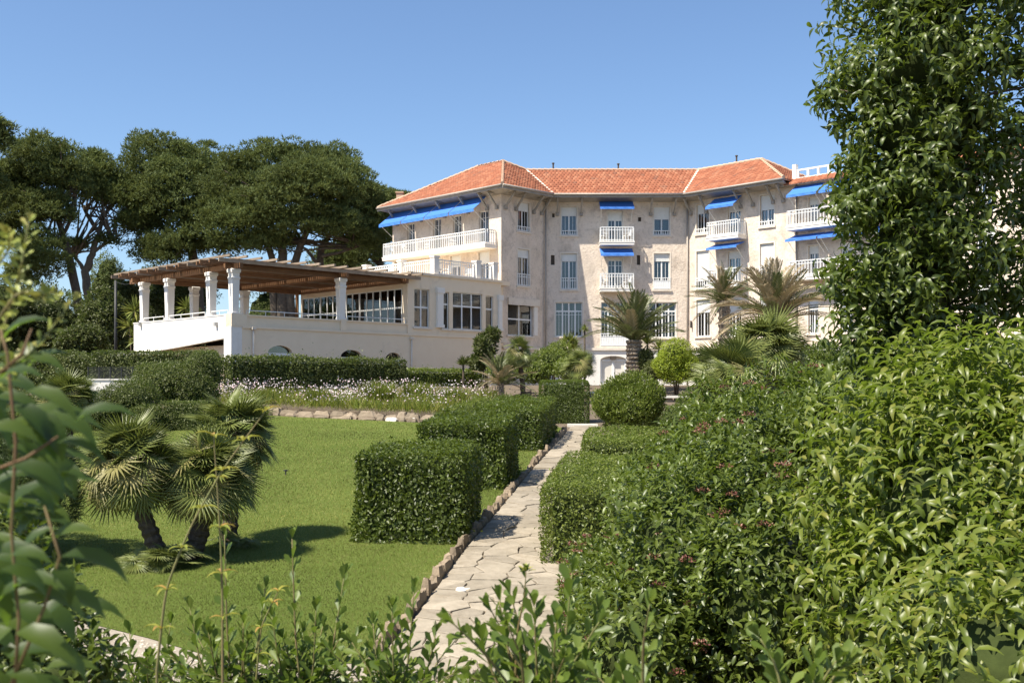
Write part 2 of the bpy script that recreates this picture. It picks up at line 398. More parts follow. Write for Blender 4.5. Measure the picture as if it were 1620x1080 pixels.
def blob(ells, scale, mat, parent, name='shade_core', amp=.1, zmin=None, nu=20, nv=12):  # solid lumps added behind the leaves, interior shade in their dark colour
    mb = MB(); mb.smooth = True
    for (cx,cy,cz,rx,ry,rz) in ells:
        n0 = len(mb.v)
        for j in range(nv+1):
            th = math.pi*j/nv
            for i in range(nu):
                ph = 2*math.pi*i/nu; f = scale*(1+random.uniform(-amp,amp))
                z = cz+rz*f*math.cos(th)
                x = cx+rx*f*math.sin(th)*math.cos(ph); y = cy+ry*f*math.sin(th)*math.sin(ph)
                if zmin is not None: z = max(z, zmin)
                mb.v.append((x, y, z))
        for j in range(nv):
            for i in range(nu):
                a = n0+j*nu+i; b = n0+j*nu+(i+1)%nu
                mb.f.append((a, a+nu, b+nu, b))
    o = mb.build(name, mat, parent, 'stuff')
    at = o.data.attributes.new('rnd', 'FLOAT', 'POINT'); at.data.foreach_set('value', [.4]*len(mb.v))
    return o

# ================================================================== THE SETTING
def ground_sheet():
    xs = [-900,-300,-120,-60] + list(range(-40,41,4)) + [60,120,300,900]
    ys = [-300,-60,-10,0,2,4,4.5,5,5.5,6,6.5,7,7.5,8,8.5,9,20,40,66,90,150,400,1500]
    mb = MB()
    for y in ys:
        for x in xs: mb.v.append((x, y, gz(x, y)))
    n = len(xs)
    for j in range(len(ys)-1):
        for i in range(n-1): mb.f.append((j*n+i, j*n+i+1, (j+1)*n+i+1, (j+1)*n+i))
    return tag(mb.build('ground', M['soil']), kind='structure')
ground_sheet()
def sheet(name, poly, mat, lift):
    mb = MB(); mb.poly([(x, y, gz(x, y)+lift) for x, y in poly])
    return tag(mb.build(name, mat), kind='structure')
# path left edge (curb side), in metres: x as a function of distance
PATH_L = [(9.2,-2.0),(11.0,-1.72),(13.6,-1.30),(17.95,-.806),(21.4,-.32),(27.6,.5),(36.1,1.75),(39.3,2.2)]
def path_l(y):
    return float(np.interp(y, [a for a,_ in PATH_L], [b for _,b in PATH_L]))
def path_w(y): return float(np.interp(y, [9,13,20,39.5], [2.2,2.0,1.65,1.0]))
lawn_poly = [(-26,12.6),(-16,12.2),(-9,12.6),G(60,968),G(130,984),G(235,1010),G(340,1041),G(450,1052),G(560,1050),(path_l(12.2)-.14,12.2)]
for y in (13.6,15.5,17.95,21.4,27.6,32,36.1,38.6): lawn_poly.append((path_l(y)-.14, y))
lawn_poly += [(1.0,40.6),G(660,668.5),G(560,664),G(470,660),G(400,656),(-13.5,44.8),(-24,42),(-30,30),(-26,18)]
sheet('lawn', lawn_poly, M['lawn'], .012)
def in_poly(px, py, poly):
    c = np.zeros(len(px), bool); n = len(poly)
    for i in range(n):
        x1,y1 = poly[i]; x2,y2 = poly[(i+1)%n]
        t = ((y1 > py) != (y2 > py)) & (px < (x2-x1)*(py-y1)/(y2-y1+1e-12)+x1)
        c ^= t
    return c
def grass():
    n = 600000
    y = 12.0*(46/12.0)**(RNG.random(n)**1.25); x = -y*.78 + RNG.random(n)*(y*.78+3.5)
    k = in_poly(x, y, lawn_poly); x = x[k]; y = y[k]; n = len(x)
    pos = np.stack([x, y, SLOPE*y+.010], 1)
    d = RNG.normal(size=(n,3))*.45; d[:,2] = 1
    L = (.020+.022*RNG.random(n))*np.clip(y/16, .9, 1.5); w = .0055*np.clip(y/14, .9, 2.6)
    leaves('grass_blades', pos, d, RNG.normal(size=(n,3)), L, w, 'needle', M['L_grass'], None, 'stuff', smooth=False)['label'] = 'short green mown grass of the lawn'
    bpy.data.objects['grass_blades']['category'] = 'grass'
grass()
# gravel walk in front of the lawn
sheet('gravel_path', [(-14,9.3),(-2.05,9.3),(-1.75,11.0),(-1.5,12.1),G(560,1050),G(450,1052),G(340,1041),G(235,1010),G(130,984),G(60,968),(-9,12.6),(-14,12.3)], M['gravel'], .006)
def pebbles():
    n = 5200
    x = -9 + RNG.random(n)*7.6; y = 9.6+RNG.random(n)*3.4
    k = in_poly(x, y, [(-10,9.4),(-2.1,9.4),(-1.75,11.0),G(560,1053),G(340,1044),G(130,987),(-9,12.5)]); x=x[k]; y=y[k]
    pos = np.stack([x,y,SLOPE*y+.008],1); n=len(x)
    tv = np.array([(1,0,0),(.3,.9,0),(-.8,.6,0),(-.8,-.6,0),(.3,-.9,0),(.1,.1,.7)],float)
    s = .010+.022*RNG.random(n)**3; a = RNG.random(n)*6.28
    V = np.repeat(tv[None],n,0)*s[:,None,None]; c,sn = np.cos(a)[:,None],np.sin(a)[:,None]
    V = np.stack([V[:,:,0]*c-V[:,:,1]*sn, V[:,:,0]*sn+V[:,:,1]*c, V[:,:,2]],2)+pos[:,None,:]
    me = mesh_from_np('pebbles', V, [(0,1,5),(1,2,5),(2,3,5),(3,4,5),(4,0,5)], RNG.random(n), M['pebble'])
    tag(link(bpy.data.objects.new('pebbles', me)), 'loose pale pebbles on the gravel walk', 'gravel', kind='stuff')
pebbles()
# ---- stone path: crazy paving, every slab a part
def path():
    bed = []
    ys = [9.2,11,13.6,17.95,21.4,27.6,36.1,39.4]
    bed = [(path_l(y), y) for y in ys] + [(path_l(y)+path_w(y), y) for y in reversed(ys)]
    base = sheet('path', bed, M['joint'], .010)
    pts = []; y = 9.4
    g = random.Random(5)
    while y < 39.2:
        st = .29 + .0115*(y-9); w = path_w(y); k = max(2, round(w/(st*1.25)))
        off = g.random()
        for i in range(k):
            pts.append((path_l(y)+w*(i+.5+g.uniform(-.42,.42))/k, y+g.uniform(-.45,.45)*st))
        y += st
    pts = np.array(pts)
    for i, (px, py) in enumerate(pts):
        w = .8
        poly = [(px-w,py-w),(px+w,py-w),(px+w,py+w),(px-w,py+w)]
        dd = np.hypot(pts[:,0]-px, pts[:,1]-py)
        cuts = [((px+pts[j,0])/2,(py+pts[j,1])/2,pts[j,0]-px,pts[j,1]-py) for j in np.argsort(dd)[1:14]]
        l = path_l(py); r = l+path_w(py); sl_ = (path_l(py+.5)-path_l(py-.5)); sr = sl_+(path_w(py+.5)-path_w(py-.5))
        cuts += [(l+.02,py,-1,sl_),(r-.02,py,1,-sr)]
        for (mx,my,nx,ny) in cuts:
            q = []
            for a in range(len(poly)):
                A = poly[a]; B = poly[(a+1)%len(poly)]
                da = (A[0]-mx)*nx+(A[1]-my)*ny; db = (B[0]-mx)*nx+(B[1]-my)*ny
                if da <= 0: q.append(A)
                if (da < 0) != (db < 0) and abs(da-db) > 1e-9:
                    t = da/(da-db); q.append((A[0]+(B[0]-A[0])*t, A[1]+(B[1]-A[1])*t))
            poly = q
            if len(poly) < 3: break
        if len(poly) < 3: continue
        cx = sum(a for a,_ in poly)/len(poly); cy = sum(b for _,b in poly)/len(poly)
        # wobble the outline: subdivide edges
        ring = []
        for a in range(len(poly)):
            A = poly[a]; B = poly[(a+1)%len(poly)]
            e = math.hypot(B[0]-A[0],B[1]-A[1]); k = max(1,int(e/.14))
            for t in range(k):
                x = A[0]+(B[0]-A[0])*t/k; yy = A[1]+(B[1]-A[1])*t/k
                d = math.hypot(x-cx,yy-cy)+1e-6; f = (d-.005-abs(g.gauss(0,.010)))/d
                ring.append((cx+(x-cx)*f, cy+(yy-cy)*f))
        if len(ring) < 3: continue
        h = .024+g.uniform(0,.024); tx = g.uniform(-.03,.03); ty = g.uniform(-.03,.03)
        mb = MB(); n = len(ring)
        z = lambda x,yy,hh: SLOPE*yy+.012+hh+tx*(x-cx)+ty*(yy-cy)
        mb.v = [(x,yy,SLOPE*yy+.011) for x,yy in ring]+[(x,yy,z(x,yy,h-.008)) for x,yy in ring]+[(cx+(x-cx)*.95,cy+(yy-cy)*.95,z(x,yy,h)) for x,yy in ring]
        mb.f = [(i2,(i2+1)%n,n+(i2+1)%n,n+i2) for i2 in range(n)]+[(n+i2,n+(i2+1)%n,2*n+(i2+1)%n,2*n+i2) for i2 in range(n)]+[tuple(2*n+i2 for i2 in range(n))]
        mb.build('slab', M['stone'], base)
path()
def rock(mb, c, sx, sy, sz, g, rot=0):
    """rough squared stone, base at c"""
    ca, sa = math.cos(rot), math.sin(rot); vs = []
    for zz, f in ((0,1),(.55,1.02),(1,.72)):
        for (ax, ay) in ((-1,-1),(0,-1.1),(1,-1),(1.1,0),(1,1),(0,1.1),(-1,1),(-1.1,0)):
            x = ax*sx/2*f*g.uniform(.82,1.08); y = ay*sy/2*f*g.uniform(.82,1.08); z = zz*sz*g.uniform(.88,1.1)
            vs.append((c[0]+x*ca-y*sa, c[1]+x*sa+y*ca, c[2]+z))
    fs = [tuple(range(8))[::-1]]
    for r in range(2):
        for i in range(8): fs.append((r*8+i, r*8+(i+1)%8, r*8+8+(i+1)%8, r*8+8+i))
    fs.append(tuple(range(16,24)))
    mb.add(vs, fs)
def edging():
    g = random.Random(3)
    t = thing('stone_edging', (path_l(12.6)-.07,12.6,gz(0,12.6)), 'low row of rough brown stones between lawn and paved path', 'edging')
    y = 12.3
    while y < 37.5:
        l = g.uniform(.12,.40)*(1+.012*(y-12)); mb = MB()
        rock(mb, (path_l(y+l/2)-.07, y+l/2, SLOPE*y-.03), .12*g.uniform(.7,1.5), l*.94, g.uniform(.11,.27), g, -.13+g.uniform(-.2,.2))
        mb.build('stone', M['edge_stone'], t); y += l
edging()
mb = MB(); mb.box(2.08,3.2,39.35,39.75,gz(0,39.5)-.05,gz(0,39.5)+.10)
tag(mb.build('path_step', M['white_stone']), 'white stone step at the top end of the paved path', 'step')

# ================================================================== THE HOTEL
class Wall:
    def __init__(s, p0, d):
        s.p0 = Vector(p0); s.d = Vector(d).normalized(); s.n = Vector((s.d.y, -s.d.x))     # outward = right of direction
    def t(s, px):
        k = (px-CX)/F     # p0.x + t d.x = k (p0.y + t d.y)
        return (k*s.p0.y - s.p0.x)/(s.d.x - k*s.d.y)
    def D(s, t): return s.p0.y + t*s.d.y
    def z(s, py, t, o=0): return CAM_Z + (HY-py)/F*(s.D(t)+o*s.n.y)
    def pt(s, t, z, o=0):
        q = s.p0 + s.d*t + s.n*o; return Vector((q.x, q.y, z))
    def box(s, mb, t0, t1, z0, z1, o0, o1):
        mb.hexa([s.pt(t0,z0,o1), s.pt(t1,z0,o1), s.pt(t1,z0,o0), s.pt(t0,z0,o0), s.pt(t0,z1,o1), s.pt(t1,z1,o1), s.pt(t1,z1,o0), s.pt(t0,z1,o0)])
    def wall(s, name, t0, t1, z0, z1, holes, mat, parent, depth=.28, arches=(), o=0.0):
        mb = MB()
        H = [tuple(h) for h in holes]
        ts = sorted(set([t0,t1]+[v for h in H for v in h[:2] if t0 < v < t1])); zs = sorted(set([z0,z1]+[v for h in H for v in h[2:4] if z0 < v < z1]))
        for i in range(len(ts)-1):
            for j in range(len(zs)-1):
                a = (ts[i]+ts[i+1])/2; b = (zs[j]+zs[j+1])/2
                if any(h[0] < a < h[1] and h[2] < b < h[3] for h in H): continue
                mb.poly([s.pt(ts[i],zs[j],o), s.pt(ts[i+1],zs[j],o), s.pt(ts[i+1],zs[j+1],o), s.pt(ts[i],zs[j+1],o)])
        for (a,b,c,d) in H:
            q = [(a,c),(b,c),(b,d),(a,d)]
            for k in range(4):
                (x0,y0),(x1,y1) = q[k], q[(k+1)%4]
                mb.poly([s.pt(x0,y0,o), s.pt(x0,y0,o-depth), s.pt(x1,y1,o-depth), s.pt(x1,y1,o)])
        for (a,b,c,d) in arches:      # spandrels closing the top corners of a hole (arch rises from c to d)
            m = (a+b)/2; r = (b-a)/2
            arc = [(m+r*math.cos(math.pi*k/12), c+(d-c)*math.sin(math.pi*k/12)) for k in range(13)]
            for side, cx in ((arc[:7], b), (arc[6:], a)):
                for k in range(6):
                    mb.poly([s.pt(cx,d,o), s.pt(*side[k+1],o), s.pt(*side[k],o)] if False else [s.pt(*side[k],o), s.pt(cx,d,o), s.pt(*side[k+1],o)])
            for k in range(12):
                mb.poly([s.pt(*arc[k],o), s.pt(*arc[k+1],o), s.pt(*arc[k+1],o-depth), s.pt(*arc[k],o-depth)])
        return mb.build(name, mat, parent)

def window(W, par, t0, t1, z0, z1, nx=2, transom=None, munt=1, shut=0.0, sill=True, guard=0.0, solid=False, curtain=0, surround=True, inset=.16, name='window', fw=.065):
    """frame is the part; panes, roller shutter, sill, surround, guard rail and balusters are its sub-parts"""
    fr = MB(); o0, o1 = -inset-.06, -inset
    W.box(fr,t0,t1,z0,z0+fw,o0,o1); W.box(fr,t0,t1,z1-fw,z1,o0,o1)
    W.box(fr,t0,t0+fw,z0+fw,z1-fw,o0,o1); W.box(fr,t1-fw,t1,z0+fw,z1-fw,o0,o1)
    zt = z1-fw
    rows = [(z0+fw, z1-fw)]
    if transom:
        W.box(fr,t0+fw,t1-fw,transom-.05,transom+.05,o0,o1)
        rows = [(z0+fw, transom-.05),(transom+.05, z1-fw)]
    cw = (t1-t0-2*fw)/nx; cells = []
    for k in range(1,nx):
        x = t0+fw+cw*k
        for (a,b) in rows: W.box(fr,x-.05,x+.05,a,b,o0,o1)
    for k in range(nx):
        xa = t0+fw+cw*k+(.05 if k else 0); xb = t0+fw+cw*(k+1)-(.05 if k < nx-1 else 0)
        for ri,(a,b) in enumerate(rows):
            cells.append((xa,xb,a,b))
            if munt and ri == 0:
                for q in range(1,munt+1):
                    xm = xa+(xb-xa)*q/(munt+1); W.box(fr,xm-.014,xm+.014,a,b,o0+.01,o1-.004)
                zb = b-(b-a)*.2 if not transom else b-(b-a)*.12
                W.box(fr,xa,xb,zb-.014,zb+.014,o0+.013,o1-.007)
    w = fr.build(name, M['white_paint'], par)
    for (a,b,c,d) in cells:
        g = MB(); W.box(g,a,b,c,d,o0+.025,o0+.031); g.build('pane', M['glass'], w)
    if shut > 0:
        s = MB(); zb = z1-(z1-z0)*shut; z = zb
        while z < z1-.01:
            zz = min(z+.055, z1-.002); W.box(s,t0+.01,t1-.01,z,zz-.008,-inset+.02,-inset+.05); W.box(s,t0+.01,t1-.01,zz-.008,zz,-inset+.02,-inset+.042); z = zz
        W.box(s,t0+.008,t1-.008,zb-.03,zb,-inset+.017,-inset+.056)
        s.build('roller_shutter', M['shutter'], w)
    if sill:
        s = MB(); W.box(s,t0-.14,t1+.14,z0-.12,z0-.002,-.2,.10); s.build('sill', M['trim'], w)
    if surround:
        s = MB(); k=.10
        W.box(s,t0-k,t0-.002,z0,z1+k,-.03,.025); W.box(s,t1+.002,t1+k,z0,z1+k,-.03,.025); W.box(s,t0-.002,t1+.002,z1+.002,z1+k,-.03,.025)
        s.build('surround', M['trim'], w)
    if guard:
        s = MB(); W.box(s,t0-.05,t1+.05,z0+guard-.05,z0+guard,.0,.05); W.box(s,t0-.05,t1+.05,z0+.04,z0+.09,.0,.05)
        if guard > .5: W.box(s,t0-.05,t1+.05,z0+guard-.24,z0+guard-.20,.0,.05)
        if solid: W.box(s,t0,t1,z0+.09,z0+guard-.24,.012,.03)
        s.build('guard_rail', M['white_paint'], w)
        k = max(3, round((t1-t0)/.17)); 
        for q in range(k+1):
            x = t0-.02+(t1-t0+.04)*q/k; m = MB(); W.box(m,x-.022,x+.022,z0+.09,z0+guard-.05,.008,.042); m.build('baluster', M['white_paint'], w)
    if curtain:
        for side in ((0,) if curtain == 1 else (1,) if curtain == 2 else (0,1)):
            s = MB(); cwid = (t1-t0)*.34; ta = t0+.05 if side == 0 else t1-.05-cwid
            k = 14; prev = None
            for q in range(k+1):
                x = ta+cwid*q/k; oo = -.42+(.035 if q%2 else -.035)
                cur = (W.pt(x,z0+.05,oo), W.pt(x,z1-.08,oo))
                if prev: s.poly([prev[0],cur[0],cur[1],prev[1]])
                prev = cur
            s.build('curtain', M['curtain'], w)
    return w
def balcony(W, par, t0, t1, zt, depth, rail=1.0, slab=.26, sp=.19, name='balcony', soff=True):
    b = MB(); W.box(b,t0,t1,zt-slab,zt,-.05,depth); W.box(b,t0-.03,t1+.03,zt-slab*.35,zt+.01,-.049,depth+.03)
    w = b.build(name, M['white_render'], par)
    e = depth-.06
    def run(a, bb):
        L = (bb-a).length; k = max(2, round(L/sp)); up = Vector((0,0,1))
        r = MB(); r.bar(a+up*rail, bb+up*rail, .07, .055); r.bar(a+up*.10, bb+up*.10, .045, .05); r.bar(a+up*(rail-.20), bb+up*(rail-.20), .035, .04)
        r.build('rail', M['white_paint'], w)
        for q in range(k+1):
            p = a+(bb-a)*(q/k); m = MB(); m.box(p.x-.026,p.x+.026,p.y-.026,p.y+.026,p.z+.02,p.z+rail-.03); m.build('baluster', M['white_paint'], w)
    c = [W.pt(t0+.05,zt,.08), W.pt(t0+.05,zt,e), W.pt(t1-.05,zt,e), W.pt(t1-.05,zt,.08)]
    run(c[1],c[2])
    u = (c[1]-c[0]); run(c[0], c[1]-u.normalized()*sp); u = (c[3]-c[2]); run(c[2]+u.normalized()*sp, c[3])
    return w
def awning(W, par, t0, t1, ztop, drop, proj, o=.08, val=.16, frac=.0):
    m = MB(); a=W.pt(t0,ztop,o); b=W.pt(t1,ztop,o); c=W.pt(t1,ztop-drop,o+proj); d=W.pt(t0,ztop-drop,o+proj)
    n = 8; th = Vector((0,0,-.015))
    for i in range(n):      # canvas sags slightly between the arms
        def q(u, v):
            p = a.lerp(b,u).lerp(d.lerp(c,u), v); return p+Vector((0,0,-.05*math.sin(math.pi*v)*(.6+.4*math.sin(math.pi*u))))
        for j in range(4):
            u0,u1,v0,v1 = i/n,(i+1)/n,j/4,(j+1)/4
            p = [q(u0,v0),q(u1,v0),q(u1,v1),q(u0,v1)]
            m.hexa([x+th for x in (p[3],p[2],p[1],p[0])]+[p[3],p[2],p[1],p[0]])
    w = m.build('awning', M['awning'], par)
    v = MB(); k = max(6,int((t1-t0)/.2))
    for i in range(k):
        u0 = t0+(t1-t0)*i/k; u1 = t0+(t1-t0)*(i+1)/k; s0 = .02*math.sin(i*1.9); s1=.02*math.sin((i+1)*1.9)
        v.poly([W.pt(u0,ztop-drop-.02,o+proj+.006), W.pt(u1,ztop-drop-.02,o+proj+.006), W.pt(u1,ztop-drop-val,o+proj+.02+s1), W.pt(u0,ztop-drop-val,o+proj+.02+s0)])
    v.build('valance', M['awning'], w)
    for x in (t0+.12, t1-.12):
        s = MB(); s.bar(W.pt(x,ztop-drop-.9,.03), W.pt(x,ztop-drop-.03,o+proj-.02), .025,.025); s.build('awning_arm', M['white_paint'], w)
    return w
def bracket(W, par, t, zt, w=.16, proj=.95, h=1.0):
    m = MB(); m.bar(W.pt(t,zt-h,.10), W.pt(t,zt-.08,proj), w*.7, .12); W.box(m,t-w/2,t+w/2,zt-.13,zt-.03,0,proj+.05); W.box(m,t-w*.7,t+w*.7,zt-h-.18,zt-h+.08,0,.17)
    m.build('eave_bracket', M['soffit'], par)
def pipe(par, pts, r=.06, name='drainpipe', mat='zinc'):
    m = MB(); m.smooth = True; m.tube(pts, r, 8); m.build(name, M[mat], par)

Z = lambda zr: CAM_Z+zr
hotel = thing('hotel', (7.5,76.2,3.96), 'three-storey beige stucco hotel with orange tiled roofs and blue awnings', 'building')
EZ = 17.58              # roof edge
WT = 17.24              # wall top
GB = 3.7                # wall foot
A = (2.37,76.2); B = (12.68,76.2)
T = (-.744,73.086); L_ = (-9.12,81.462)
q2 = 1/math.sqrt(2)
Wc = Wall(A, (1,0))                       # centre, faces the garden
Wt = Wall(T, (q2,q2))                     # tower, shaded face
Wl = Wall(L_, (q2,-q2))                   # tower, sunlit face
Wr = Wall(B, (q2,-q2))                    # right wing
len_t = (Vector(A)-Vector(T)).length; len_l = (Vector(T)-Vector(L_)).length; len_r = 26.0

holes = {k: [] for k in 'ctlr'}; arch = {k: [] for k in 'ctlr'}; todo = []
def W_of(k): return {'c':Wc,'t':Wt,'l':Wl,'r':Wr}[k]
def win(k, px0, px1, py0, py1, **kw):
    W = W_of(k); t0, t1 = W.t(px0), W.t(px1); tm = (t0+t1)/2
    z1, z0 = W.z(py0,tm), W.z(py1,tm)
    if 'tr' in kw: kw['transom'] = W.z(kw.pop('tr'), tm)
    holes[k].append((t0,t1,z0,z1)); todo.append((k,t0,t1,z0,z1,kw))
# centre wing
win('c',888,912.5,327.5,372.5,shut=.30,guard=.36,curtain=3)
win('c',888,912.5,401,458,shut=.2,guard=.86,curtain=1)
win('c',878.5,921.5,478,532,nx=4,tr=492,munt=1,curtain=3)
win('c',961.5,985,334,386,shut=.28,sill=False,munt=1,curtain=2)
win('c',961.5,985,409,459,shut=.06,sill=False,curtain=1)
win('c',951,993,478,548,nx=4,tr=492,guard=.95,solid=True,curtain=3)
win('c',1034.5,1059.5,327.5,372.5,shut=.42,guard=.36,munt=0,curtain=3)
win('c',1034.5,1059.5,401,458,shut=.2,guard=.86,solid=True,curtain=2)
win('c',1026.5,1069.5,478,534,nx=4,tr=492,curtain=1)
# tower shaded face
win('t',819,837.5,320.5,366.5,shut=.28,guard=.36,curtain=3)
win('t',819,837.5,394.5,452.5,shut=.22,guard=.86,curtain=3)
win('t',803.5,843,481,531,nx=2,tr=505,munt=0,shut=.0,surround=False,curtain=2)
# tower sunlit face (behind the long balcony and the roof terrace)
for a,b in ((644,656),(685,698),(716.5,730),(757.5,773.5)): 
    t = Wl.t((a+b)/2); zt = Wl.z(328, Wl.t(764)); 
    holes['l'].append((Wl.t(a),Wl.t(b),14.02,16.25)); todo.append(('l',Wl.t(a),Wl.t(b),14.02,16.25,dict(munt=1,sill=False,curtain=1,surround=False)))
for a,b in ((639,655),(681.5,698.5),(712.5,729),(757,774)):
    holes['l'].append((Wl.t(a),Wl.t(b),11.15,13.35)); todo.append(('l',Wl.t(a),Wl.t(b),11.15,13.35,dict(shut=.36,sill=False,curtain=2)))
# right wing
win('r',1102,1121.5,323,369.5,shut=.30,guard=.36,curtain=2)
win('r',1102,1121.5,397,457,shut=.78,guard=.8)
win('r',1102,1123,474,532,shut=.34,curtain=3)
win('r',1151.5,1171.5,323,376,shut=.2,sill=False,curtain=1)
win('r',1151.5,1171.5,397,451,shut=.2,sill=False,curtain=1)
win('r',1151.5,1173,470,532,shut=.4,curtain=1)
win('r',1202.5,1224.5,308.5,358,shut=.46,guard=.36)
win('r',1202.5,1224.5,385,440,shut=.85,guard=.8)
win('r',1202.5,1226,468,532,shut=.3,curtain=3)
for i,(a,b) in enumerate(((1279,1295),(1330,1349),(1392,1414),(1462,1487),(1545,1574))):
    t0,t1 = Wr.t(a),Wr.t(b)
    for z0,z1,sh in ((14.05,16.3,.2),(10.85,13.1,.22),(7.35,10.0,.4)):
        holes['r'].append((t0,t1,z0,z1)); todo.append(('r',t0,t1,z0,z1,dict(shut=sh,sill=z0 < 8,curtain=1)))
# arched basement door
ta, tb = Wc.t(949.5), Wc.t(991); zf = Wc.z(606,0); zs = Wc.z(570,0); za = Wc.z(563,0)
LEDGE = Wc.z(551.5,0)
bh = [(ta,tb,zf,za)]
# vents
vents = [('c',873.5,877.5,337.5,344),('c',1009.5,1014.5,343.5,350.5),('c',871.5,877.5,403.5,419),('c',1007.5,1013,403.5,419)]
for k,a,b,c,d in vents:
    W = W_of(k); holes[k].append((W.t(a),W.t(b),W.z(d,0),W.z(c,0)))
for k,nm,L in (('c','wall',(Vector(B)-Vector(A)).length),('t','wall',len_t),('l','wall',len_l),('r','wall',len_r)):
    z0 = LEDGE if k in 'cr' else GB
    W_of(k).wall('wall', 0, L, z0, WT if k != 'r' else WT, holes[k], M['stucco'], hotel)
for (k,t0,t1,z0,z1,kw) in todo: window(W_of(k), hotel, t0,t1,z0,z1, **kw)
for k,a,b,c,d in vents:
    W = W_of(k); m = MB(); W.box(m,W.t(a),W.t(b),W.z(d,0),W.z(c,0),-.2,-.14); m.build('vent', M['dark_hole'], hotel)
# plinth storey under the ledge
Wc.wall('plinth_wall', -.3, (Vector(B)-Vector(A)).length+.35, GB, LEDGE-.12, bh, M['white_render'], hotel, .3, [(ta,tb,zs,za)], o=.10)
Wr.wall('plinth_wall', -.05, len_r, GB, LEDGE-.12, [], M['white_render'], hotel, .3, o=.10)
Wt.wall('plinth_wall', 0.02, len_t+.1, GB, LEDGE-.12, [], M['trim'], hotel, .3, o=.08)
for W,L0,L in ((Wc,-.1,10.42),(Wr,-.14,len_r),(Wt,.02,len_t)):
    m = MB(); W.box(m,L0,L,LEDGE-.12,LEDGE+.06,.003,.22); m.build('ledge', M['trim'], hotel)
door = MB(); 
for (a,b,c,d) in ((ta,tb,zf,zf+.06),(ta,tb,zs-.06,zs+.06),(ta,ta+.14,zf,zs),(tb-.14,tb,zf,zs),((ta+tb)/2-.09,(ta+tb)/2+.09,zf,zs)):
    Wc.box(door,a,b,c,d,-.18 if (c,d)!=(zs-.06,zs+.06) else -.181,-.10 if (c,d)!=(zs-.06,zs+.06) else -.099)
dr = door.build('door', M['white_paint'], hotel)
for a,b in ((ta+.14,(ta+tb)/2-.09),((ta+tb)/2+.09,tb-.14)):
    m = MB(); Wc.box(m,a,b,zf+.06,zs-.06,-.16,-.15); m.build('pane', M['curtain'], dr)
m = MB(); Wc.box(m,ta,tb,zs+.06,za,-.16,-.15); m.build('fanlight', M['trim'], dr)
m = MB(); Wc.box(m,(ta+tb)/2-.2,(ta+tb)/2+.2,zs+.07,zs+.32,-.14,.12); m.build('door_lamp', M['dark_hole'], dr)
# closing walls behind (seen only from the side)
def plainwall(p0, p1, z0, z1, mat='stucco', par=None, name='rear_wall'):
    a = Vector(p0); b = Vector(p1); n = (b-a).normalized(); n = Vector((-n.y,n.x))*.15; mb_ = MB()
    mb_.hexa([(a.x,a.y,z0),(b.x,b.y,z0),(b.x+n.x,b.y+n.y,z0),(a.x+n.x,a.y+n.y,z0),(a.x,a.y,z1),(b.x,b.y,z1),(b.x+n.x,b.y+n.y,z1),(a.x+n.x,a.y+n.y,z1)])
    mb_.build(name, M[mat], par)
iw = 8.6*q2
tb_ = (A[0]+2.6, A[1]+2.6); lb = (L_[0]+iw, L_[1]+iw)
plainwall(L_, lb, GB, WT, par=hotel); plainwall(lb, (T[0]+iw,T[1]+iw), GB, WT, par=hotel)
plainwall((T[0]+iw,T[1]+iw), (16.5,82.2), GB, WT, par=hotel)
rend = Wr.pt(len_r,0); plainwall((16.5,82.2), (rend.x+4.6,rend.y+4.6), GB, WT, par=hotel); plainwall((rend.x+4.6,rend.y+4.6), (rend.x,rend.y), GB, WT, par=hotel)
# floors keep the rooms dark behind the panes
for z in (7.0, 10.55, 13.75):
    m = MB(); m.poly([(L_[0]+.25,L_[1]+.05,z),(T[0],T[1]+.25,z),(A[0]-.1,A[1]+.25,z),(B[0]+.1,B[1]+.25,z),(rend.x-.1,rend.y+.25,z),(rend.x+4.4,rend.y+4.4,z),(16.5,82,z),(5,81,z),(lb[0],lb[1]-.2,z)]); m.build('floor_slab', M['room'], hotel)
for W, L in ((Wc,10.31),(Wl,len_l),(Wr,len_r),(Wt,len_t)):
    m = MB(); W.box(m, .2 if W is not Wr else .5, L-.2 if W is not Wt else L-.5, 7.02, WT-.05, -3.2, -3.1); m.build('partition', M['room'], hotel)

